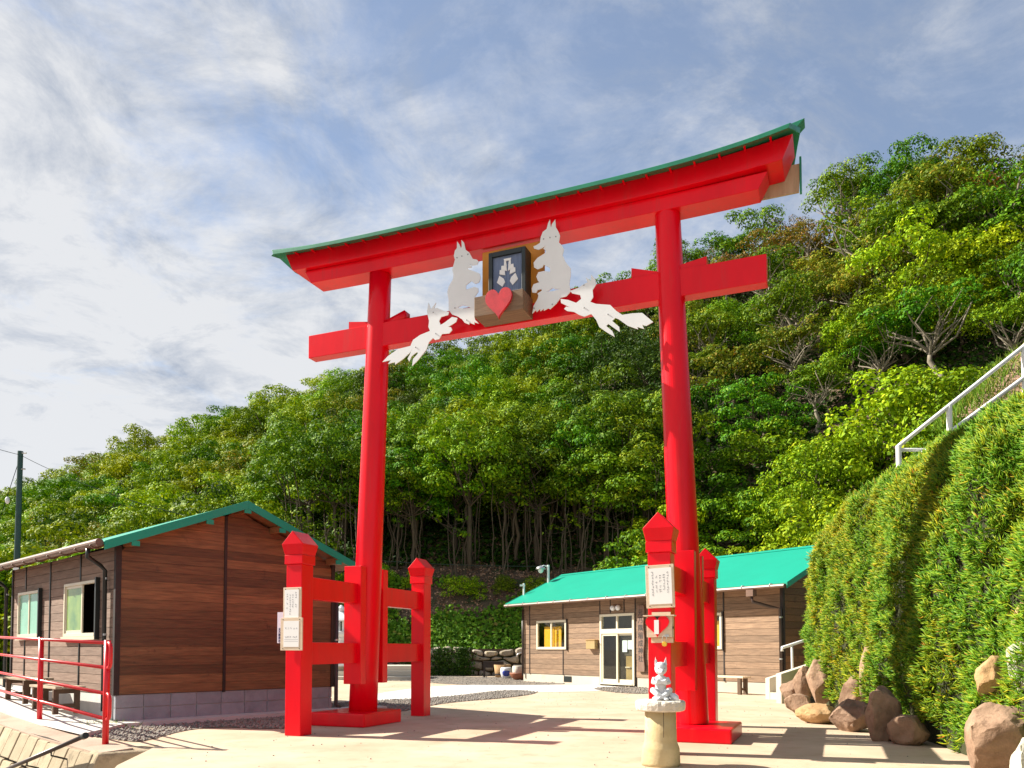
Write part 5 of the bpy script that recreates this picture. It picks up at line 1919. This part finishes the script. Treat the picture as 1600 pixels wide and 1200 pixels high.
loc_box(mbx, 'mailbox_body', -.20, .20, -.15, 0, 0, .26, M['brass'] if False else pm('tan_enamel', (.36, .25, .11), rough=.45, var=.1, bump=0), bevel=.01)
loc_box(mbx, 'mailbox_lid', -.21, .21, -.165, .0, .262, .285, M['interior_wood'])
vsn = thing('vertical_sign', 'tall narrow dark wooden sign with vertical characters right of the sliding door', 'sign', RMAT @ Vector((5.62, -.035, .46)), RROT)
wob = MB()
lft, rgt = [], []
for k in range(13):
    q = k / 12
    lft.append((-.125 + .016 * math.sin(k * 1.9), q * 1.90))
    rgt.append((.125 + .022 * math.sin(k * 1.2 + 1), q * 1.90))
wob.prism(lft + rgt[::-1], lambda p_, t_: (p_[0], t_, p_[1]), -.045, .0)
wob.build('sign_board', pm('old_sign_wood', (.15, .085, .06), rough=.8, scale=3, bump=.4, bscale=10, col2=(.26, .16, .12), stretch=(12, 12, .8)), vsn, bevel=.006)
text_mesh('writing', '元\n乃\n隅\n稲\n成\n神\n社', .20, M['ink'], vsn, (0, -.047, 1.62), (PI / 2, 0, 0), 1.1, bold=.002)
# bench and ramp beside the right hut
bn = thing('bench', 'pale topped wooden bench in front of the office hut beside the ramp', 'bench', RMAT @ Vector((9.05, -.55, .0)), RROT)
MB().box(-1.35, .55, -.16, .16, .40, .445).build('seat', M['pale_wood'], bn, bevel=.004)
for x in (-1.2, .42):
    for y in (-.11, .11):
        MB().box(x - .045, x + .045, y - .035, y + .035, 0, .40).build('leg', M['bench_leg'], bn)
    MB().box(x - .02, x + .02, -.07, .07, .1, .16).build('stretcher', M['bench_leg'], bn)


def wall_run(mb, p0, p1, h0, h1, th, z0=-.05):
    p0, p1 = Vector(p0), Vector(p1)
    d_ = (p1 - p0)
    d_.z = 0
    n_ = Vector((-d_.y, d_.x, 0)).normalized() * th / 2
    vs_ = [(*(p0 - n_).xy, z0), (*(p1 - n_).xy, z0), (*(p1 + n_).xy, z0), (*(p0 + n_).xy, z0),
           (*(p0 - n_).xy, h0), (*(p1 - n_).xy, h1), (*(p1 + n_).xy, h1), (*(p0 + n_).xy, h0)]
    mb.add(vs_, [(3, 2, 1, 0), (4, 5, 6, 7), (0, 1, 5, 4), (1, 2, 6, 5), (2, 3, 7, 6), (3, 0, 4, 7)])


e0 = on_ground(1217, 1099)
e1 = e0 + Vector((1.5, .75, 0))
f0 = Vector((5.66, 17.65, 0))
f1 = f0 + Vector((1.6, .55, 0))
rp = thing('stair_wall', 'low beige concrete stair side walls climbing right beside the office hut', 'stair', e0)
mb = MB()
wall_run(mb, (0, 0, 0), e1 - e0, .60, .98, .15)
mb.build('side_wall', M['concrete'], rp, bevel=.01)
mb = MB()
wall_run(mb, f0 - e0, f1 - e0, .46, .90, .15)
mb.build('side_wall', M['concrete'], rp, bevel=.01)
sd_ = (e1 - e0).normalized()
for k in range(4):
    q0 = (e0 + f0) / 2 - e0 + sd_ * (.42 + .34 * k)
    mb = MB()
    wall_run(mb, q0, q0 + sd_ * (.345 if k < 3 else .9), .15 * (k + 1), .15 * (k + 1), 1.22)
    mb.build('step', M['concrete'], rp, bevel=.008)
wh = thing('white_handrail', 'short white tube handrail on the stair wall beside the office hut', 'handrail', f0)
q0, q1 = at_depth(1222, 1012, 17.75) - f0, at_depth(1290, 990, 18.4) - f0
MB().tube([q0 + Vector((0, 0, -.08)), q0, q1], .034, 10).build('rail', M['rail_white'], wh, smooth=True)
for q in (.22, .8):
    p = q0.lerp(q1, q)
    MB().tube([(p.x, p.y, .45), p], .026, 10).build('post', M['rail_white'], wh, smooth=True)

# white railing on the hillside path
rr0 = thing('hillside_railing', 'white two rail tube fence climbing the planted bank at right edge', 'railing', at_depth(1404, 724, 15.0))
base = rr0.location.copy()
tops = [at_depth(1404, 697, 15.0), at_depth(1483, 634, 15.0), at_depth(1600, 541, 15.0), at_depth(1720, 446, 15.0)]
mids = [at_depth(1404, 737, 15.0), at_depth(1483, 676, 15.0), at_depth(1600, 590, 15.0), at_depth(1720, 498, 15.0)]
for t_ in tops:
    p = t_ - base
    MB().tube([p + Vector((0, 0, -1.0)), p + Vector((0, 0, .01))], .052, 12).build('post', M['rail_white'], rr0)
for a_ in (tops, mids):
    MB().tube([p - base for p in a_], .040, 10).build('rail', M['rail_white'], rr0, smooth=True)
p0, p1 = at_depth(1404, 703, 15.0) - base, at_depth(1480, 703, 15.4) - base
MB().tube([p0, p1], .035, 10).build('cross_tube', M['rail_white'], rr0, smooth=True)

# ------------------------------------------------------------------ boulders along the foot of the bank
BV = bmesh.new()
bmesh.ops.create_icosphere(BV, subdivisions=4, radius=1)
BPV = [v.co.copy() for v in BV.verts]
BPF = [tuple(v.index for v in f.verts) for f in BV.faces]
BV.free()


def boulder(label, u, v, w_px, h_px, seed, mat='boulder', depth=None, push=.0, lean=0.0, y=None, cat='boulder', tall=1.0):
    g_ = on_ground(u, v) if y is None else at_depth(u, v, y)
    sc = FOC / g_.y
    w, h = w_px / sc / 2, h_px / sc / 2
    d_ = w * .9 if depth is None else depth
    r_ = random.Random(seed)
    o3 = Vector((r_.uniform(0, 50), r_.uniform(0, 50), r_.uniform(0, 50)))
    # a few cutting planes make it look broken
    planes = []
    for _ in range(14):
        n_ = Vector((r_.gauss(0, 1), r_.gauss(0, 1), r_.gauss(0, .8))).normalized()
        planes.append((n_, r_.uniform(.58, .86)))
    vs_ = []
    for p in BPV:
        q = p.copy()
        for n_, dd in planes:
            k = q.dot(n_) - dd
            if k > 0:
                q -= n_ * k * .97
        q *= 1 + .14 * mnoise.noise(p * 1.3 + o3) + .06 * mnoise.noise(p * 3.7 + o3) + .03 * mnoise.noise(p * 9 + o3)
        vs_.append((q.x * w, q.y * d_, q.z * h))
    lo_ = [min(v_[k_] for v_ in vs_) for k_ in range(3)]
    hi_ = [max(v_[k_] for v_ in vs_) for k_ in range(3)]
    sc_ = (2 * w / (hi_[0] - lo_[0]), 1.2, 2.08 * h / (hi_[2] - lo_[2]))
    vs_ = [((v_[0] - (lo_[0] + hi_[0]) / 2) * sc_[0], v_[1] * sc_[1], (v_[2] - lo_[2]) * sc_[2] - .04 * h) for v_ in vs_]
    o_ = MB().add(vs_, BPF).build('boulder', M[mat], smooth=True)
    o_.data.set_sharp_from_angle(angle=R(24))
    o_.location = g_ + Vector((push, d_ * .35, -.02))
    o_.rotation_euler = (0, lean, 0)
    tag(o_, label, cat, 'boulders at the foot of the planted bank')
    return o_


boulder('upright brown boulder half hidden beside the concrete stair wall', 1257, 1094, 34, 54, 1, y=14.9)
boulder('brown wedge boulder leaning against the end of the stair wall', 1243, 1105, 40, 44, 2)
boulder('tall pointed brown boulder standing second from the stair wall', 1282, 1100, 42, 70, 3, lean=.06, y=14.2)
boulder('small brown boulder lowest at the left end of the row', 1248, 1117, 42, 34, 4)
boulder('wide flat ochre boulder lying low on the paving edge', 1280, 1130, 66, 32, 5, mat='boulder_ochre')
boulder('broad brown boulder between the flat ochre one and the big split one', 1334, 1143, 62, 52, 6)
boulder('brown block boulder behind the row under the trailing ice plant', 1340, 1112, 46, 58, 7, y=12.6)
boulder('tall reddish boulder showing through a gap in the ice plant', 1362, 1095, 40, 92, 8, lean=.1, y=12.0)
boulder('large brown boulder with flat shaded face in middle of row', 1384, 1158, 58, 86, 9)
boulder('low brown boulder lying in shade under the ice plant skirt', 1424, 1164, 64, 48, 10)
boulder('biggest brown boulder with ridged face at the bottom right corner', 1560, 1214, 96, 116, 11, lean=.1)
boulder('ochre boulder set in a dark hollow of the ice plant', 1553, 1088, 50, 66, 12, mat='boulder_ochre', y=7.55)
boulder('pale whitish boulder at the right edge among ice plant', 1604, 1090, 46, 98, 13, mat='boulder_pale', y=6.95)
boulder('orange brown boulder high at the right edge above the pale one', 1603, 1000, 36, 62, 14, mat='boulder_ochre', y=7.12)
boulder('small pale boulder at the far bottom right corner', 1612, 1215, 50, 64, 15, mat='boulder_pale', y=6.3)

# ------------------------------------------------------------------ rubble wall below the bank, back of the yard
sw = thing('stone_wall', 'low rubble stone wall under the ivy bank behind the yard', 'stone wall', (-11, 33.15, 0))
WX = 16.0
MB().box(0, WX, .12, .6, -.1, 1.12).build('wall_core', M['soil'], sw)


def hsh(i, j, k):
    return random.Random(i * 7919 + j * 104729 + k * 31).uniform(-1, 1)


rows = 4
for j in range(rows):
    nst = 27
    for i in range(nst):
        def corner(ii, jj, half):
            x = (ii + .5 * ((j if not half else j) % 2)) * WX / nst
            return x
        x0 = (i + .5 * (j % 2)) * WX / nst + hsh(i, j, 1) * .14
        x1 = (i + 1 + .5 * (j % 2)) * WX / nst + hsh(i + 1, j, 1) * .14
        zl = lambda x, jj: (jj * .285 + (.09 * math.sin(x * 2.1 + jj * 2.7) + .05 * math.sin(x * 5.3 + jj) if 0 < jj < rows else (.10 * math.sin(x * 1.7) if jj else -.05)))
        xm = (x0 + x1) / 2 + hsh(i, j, 5) * .08
        poly = [(x0 + .04, zl(x0, j) + .03), (xm, zl(xm, j)), (x1 - .04, zl(x1, j) + .03), (x1, (zl(x1, j) + zl(x1, j + 1)) / 2), (x1 - .05, zl(x1, j + 1) - .03), (xm, zl(xm, j + 1)),
                (x0 + .05, zl(x0, j + 1) - .03), (x0, (zl(x0, j) + zl(x0, j + 1)) / 2)]
        cx = sum(p[0] for p in poly) / 8
        czz = sum(p[1] for p in poly) / 8
        d_ = .06 + .08 * abs(hsh(i, j, 9))
        vs_ = []
        for s_, yy in ((.95, .13), (.93, .02), (.62, -d_)):
            vs_ += [(cx + (p[0] - cx) * s_ , yy, czz + (p[1] - czz) * s_) for p in poly]
        fs = [tuple(range(16, 24))]
        for ri in range(2):
            fs += [(ri * 8 + k, ri * 8 + (k + 1) % 8, (ri + 1) * 8 + (k + 1) % 8, (ri + 1) * 8 + k) for k in range(8)]
        MB().add(vs_, fs).build('stone', M['rubble'], sw, smooth=False, bevel=.015)
# trailing plants over the wall
for k, (u, w_) in enumerate(((690, .62), (724, .42), (640, .4))):
    g_ = at_depth(u, 1056, 32.95)
    r = np.random.default_rng(50 + k)
    n = 900
    q = r.uniform(0, 1, n)
    P = np.stack([r.normal(0, .5, n) * w_ * (1.1 - q * .3), -.08 - np.abs(r.normal(0, .06, n)), q * 1.15], -1)
    N = unit(r.normal(size=(n, 3)) * .5 + np.array([-.2, -1, .3]))
    o = leaf_obj('trailing_plant', P, N, .12, .06, M['leaf_dark'], r)
    o.location = (g_.x, g_.y, 0.02)
    tag(o, ('dark green bushy plant hanging over the stone wall, widest of three', 'dark green narrow plant hanging down the middle of the stone wall', 'dark green plant on the stone wall beside the left gate post')[k], 'plant')

# stone steps left of the wall
st = thing('stone_steps', 'few pale stone steps behind the left hut below the lantern', 'steps', at_depth(500, 1060, 28.5))
st.location.z = 0
for k in range(3):
    MB().box(-.6, 3.4, k * .5, 3.0, k * .18 - .05, k * .18 + .13).build('step', M['concrete'], st, bevel=.02)
# stone lantern
ly = 29.4
lg = at_depth(533, 1000, ly)
ln_ = thing('stone_lantern', 'white stone lantern with flared roof seen behind the left hut corner', 'stone lantern', (lg.x, lg.y, .48))
k_ = 1.02
for nm, prof, n_ in (('lantern_base', [(.42, 0), (.42, .16), (.30, .26), (.24, .34), (.20, .42)], 6), ('lantern_shaft', [(.20, .421), (.16, .75), (.15, .95), (.19, 1.05)], 14),
                     ('lantern_platform', [(.19, 1.051), (.40, 1.17), (.40, 1.27), (.30, 1.30)], 6), ('lantern_roof', [(.30, 1.66), (.56, 1.68), (.50, 1.75), (.26, 1.93), (.10, 2.02)], 6),
                     ('lantern_finial', [(.10, 2.021), (.15, 2.08), (.14, 2.15), (.03, 2.26)], 12)):
    MB().lathe(prof, n_).build(nm, M['white_stone'], ln_)
fbx = MB()
for a in range(6):
    an = a * PI / 3
    fbx.box(-.045, .045, -.045, .045, 1.301, 1.659, Matrix.Translation((.25 * math.cos(an), .25 * math.sin(an), 0)))
fbx.build('fire_box', M['white_stone'], ln_)

# things by the hut's left corner
yb = 30.0
g_ = at_depth(791, 1056, yb)
jr = thing('glazed_pot', 'round blue and white glazed pot standing near the office hut corner', 'pot', (g_.x, g_.y, .0))
MB().lathe([(.13, 0), (.18, .05), (.22, .2), (.22, .36), (.19, .42), (.16, .42), (.15, .2)], 20).build('pot_body', M['white_stone'], jr, smooth=True)
MB().ball((-.0, -.155, .22), (.15, .08, .15)).build('blue_motif', M['blue'], jr, smooth=True)
g_ = at_depth(812, 1057, 28.6)
pot = thing('clay_bowl', 'wide brown clay bowl on the ground at the office hut corner', 'bowl', (g_.x, g_.y, .0))
MB().lathe([(.18, 0), (.30, .10), (.36, .22), (.37, .26), (.33, .26), (.29, .18)], 22).build('bowl', M['terracotta'], pot, smooth=True)
ba = thing('water_tap', 'thin bent water tap pipe with pale tub rising behind the clay bowl', 'tap', (g_.x + .05, g_.y + .42, 0))
MB().lathe([(.19, 0), (.19, .48), (.15, .5)], 18, (-.12, 0, 0)).build('tub', M['slab_stone'], ba, smooth=True)
MB().tube([(.16, 0, 0), (.16, 0, .80), (.12, -.02, .93), (.0, -.05, .97), (-.12, -.06, .92), (-.16, -.06, .82)], .028, 8).build('pipe', M['steel'], ba, smooth=True)
MB().tube([(.22, 0, 0), (.24, 0, .55), (.20, 0, .78)], .03, 8).build('hose', M['terracotta'], ba, smooth=True)
g_ = at_depth(771, 1055, 31.4)
tb = thing('dark_shelf', 'low dark wooden shelf table in front of the stone wall', 'table', (g_.x, g_.y, 0))
MB().box(-.40, .40, -.2, .2, .38, .62).build('table_top', M['batten'], tb)
for x in (-.36, .36):
    MB().box(x - .035, x + .035, -.18, .18, 0, .379).build('leg', M['batten'], tb)
g_ = at_depth(785, 1055, 30.9)
bk = thing('wooden_tub', 'ochre wooden tub behind the glazed pot near the stone wall', 'tub', (g_.x, g_.y, 0))
MB().lathe([(.27, 0), (.33, .50), (.30, .50), (.28, .4)], 18).build('tub_body', M['boulder_ochre'], bk, smooth=True)
MB().lathe([(.292, .1), (.298, .16)], 18).build('hoop', M['batten'], bk)

# lamp post and little mast behind the office hut roof
p = RMAT @ Vector((-.35, 1.42, rroof(1.42)))
lm = thing('lamp_post', 'thin white post with hooded lamp on the edge of the office hut roof', 'lamp post', p)
topz = .62
MB().tube([(0, 0, -.02), (0, 0, topz)], .045, 8).build('pole', M['rail_white'], lm)
MB().tube([(0, 0, topz - .06), (-.16, -.02, topz - .02), (-.26, -.03, topz - .06)], .02, 6).build('arm', M['rail_white'], lm)
MB().lathe([(.0, .14), (.14, .08), (.19, 0), (.16, 0)], 14, (-.27, -.03, topz - .16)).build('lamp_hood', M['steel'], lm, smooth=True)
MB().ball((-.27, -.03, topz - .18), (.10, .10, .12)).build('bulb', M['white_paint'], lm, smooth=True)
lamp_top = p + Vector((-.1, 0, topz - .05))
p2 = RMAT @ Vector((-.36, .32, rroof(.32)))
ms_ = thing('short_mast', 'short white mast with bracket at the left corner of the office hut roof', 'mast', p2)
MB().tube([(0, 0, -.02), (0, 0, .40)], .035, 8).build('pole', M['rail_white'], ms_)
MB().box(-.14, .04, -.03, .03, .30, .36).build('bracket', M['rail_white'], ms_)

# utility pole and wires at left
UY = 19.5
ug = at_depth(25, 890, UY)
ut = at_depth(32, 705, UY)
upo = thing('utility_pole', 'dark green utility pole standing behind the left hut', 'utility pole', (ug.x, ug.y, 0))
MB().tube([(0, 0, 0), (ut.x - ug.x, 0, ut.z)], [.085, .062], 12).build('pole', M['pole_green'], upo)
MB().box(-.02, .10, -.09, -.05, ug.z - .1, ug.z + .1).build('junction_box', M['rail_white'], upo)
for zz, dx in ((.05, .16), (.45, .14)):
    MB().tube([(ut.x - ug.x - .06, -.02, ut.z - zz), (ut.x - ug.x + dx, -.02, ut.z - zz)], .018, 6).build('insulator', M['steel'], upo)
MB().ball((ut.x - ug.x - .28, -.02, at_depth(15, 782, UY).z), (.05, .05, .09)).build('stay_insulator', M['rail_white'], upo)


def wire(name, label, a, b, sag, rad=.0065, n=14):
    pts = []
    for k in range(n + 1):
        q = k / n
        p_ = Vector(a).lerp(Vector(b), q)
        p_.z -= sag * 4 * q * (1 - q)
        pts.append(p_)
    o_ = MB().tube(pts, rad, 5).build(name, M['wire'])
    tag(o_, label, 'cable', 'overhead cables')
    return o_


wire('overhead_cable', 'dark cable running from the utility pole off to the upper left', at_depth(32, 711, UY), at_depth(-120, 660, 17), .05)
wire('overhead_cable', 'dark cable descending from the utility pole towards the hut roof peak', at_depth(34, 712, UY), at_depth(288, 805, 14.9), .12)
wire('overhead_cable', 'thin stay wire slanting down left from the utility pole', at_depth(31, 716, UY), at_depth(-30, 900, UY), .0, rad=.008)
wire('overhead_cable', 'thin cable stretched level behind the gate to the lamp post', at_depth(540, 872, 30.5), lamp_top, .08, rad=.012)
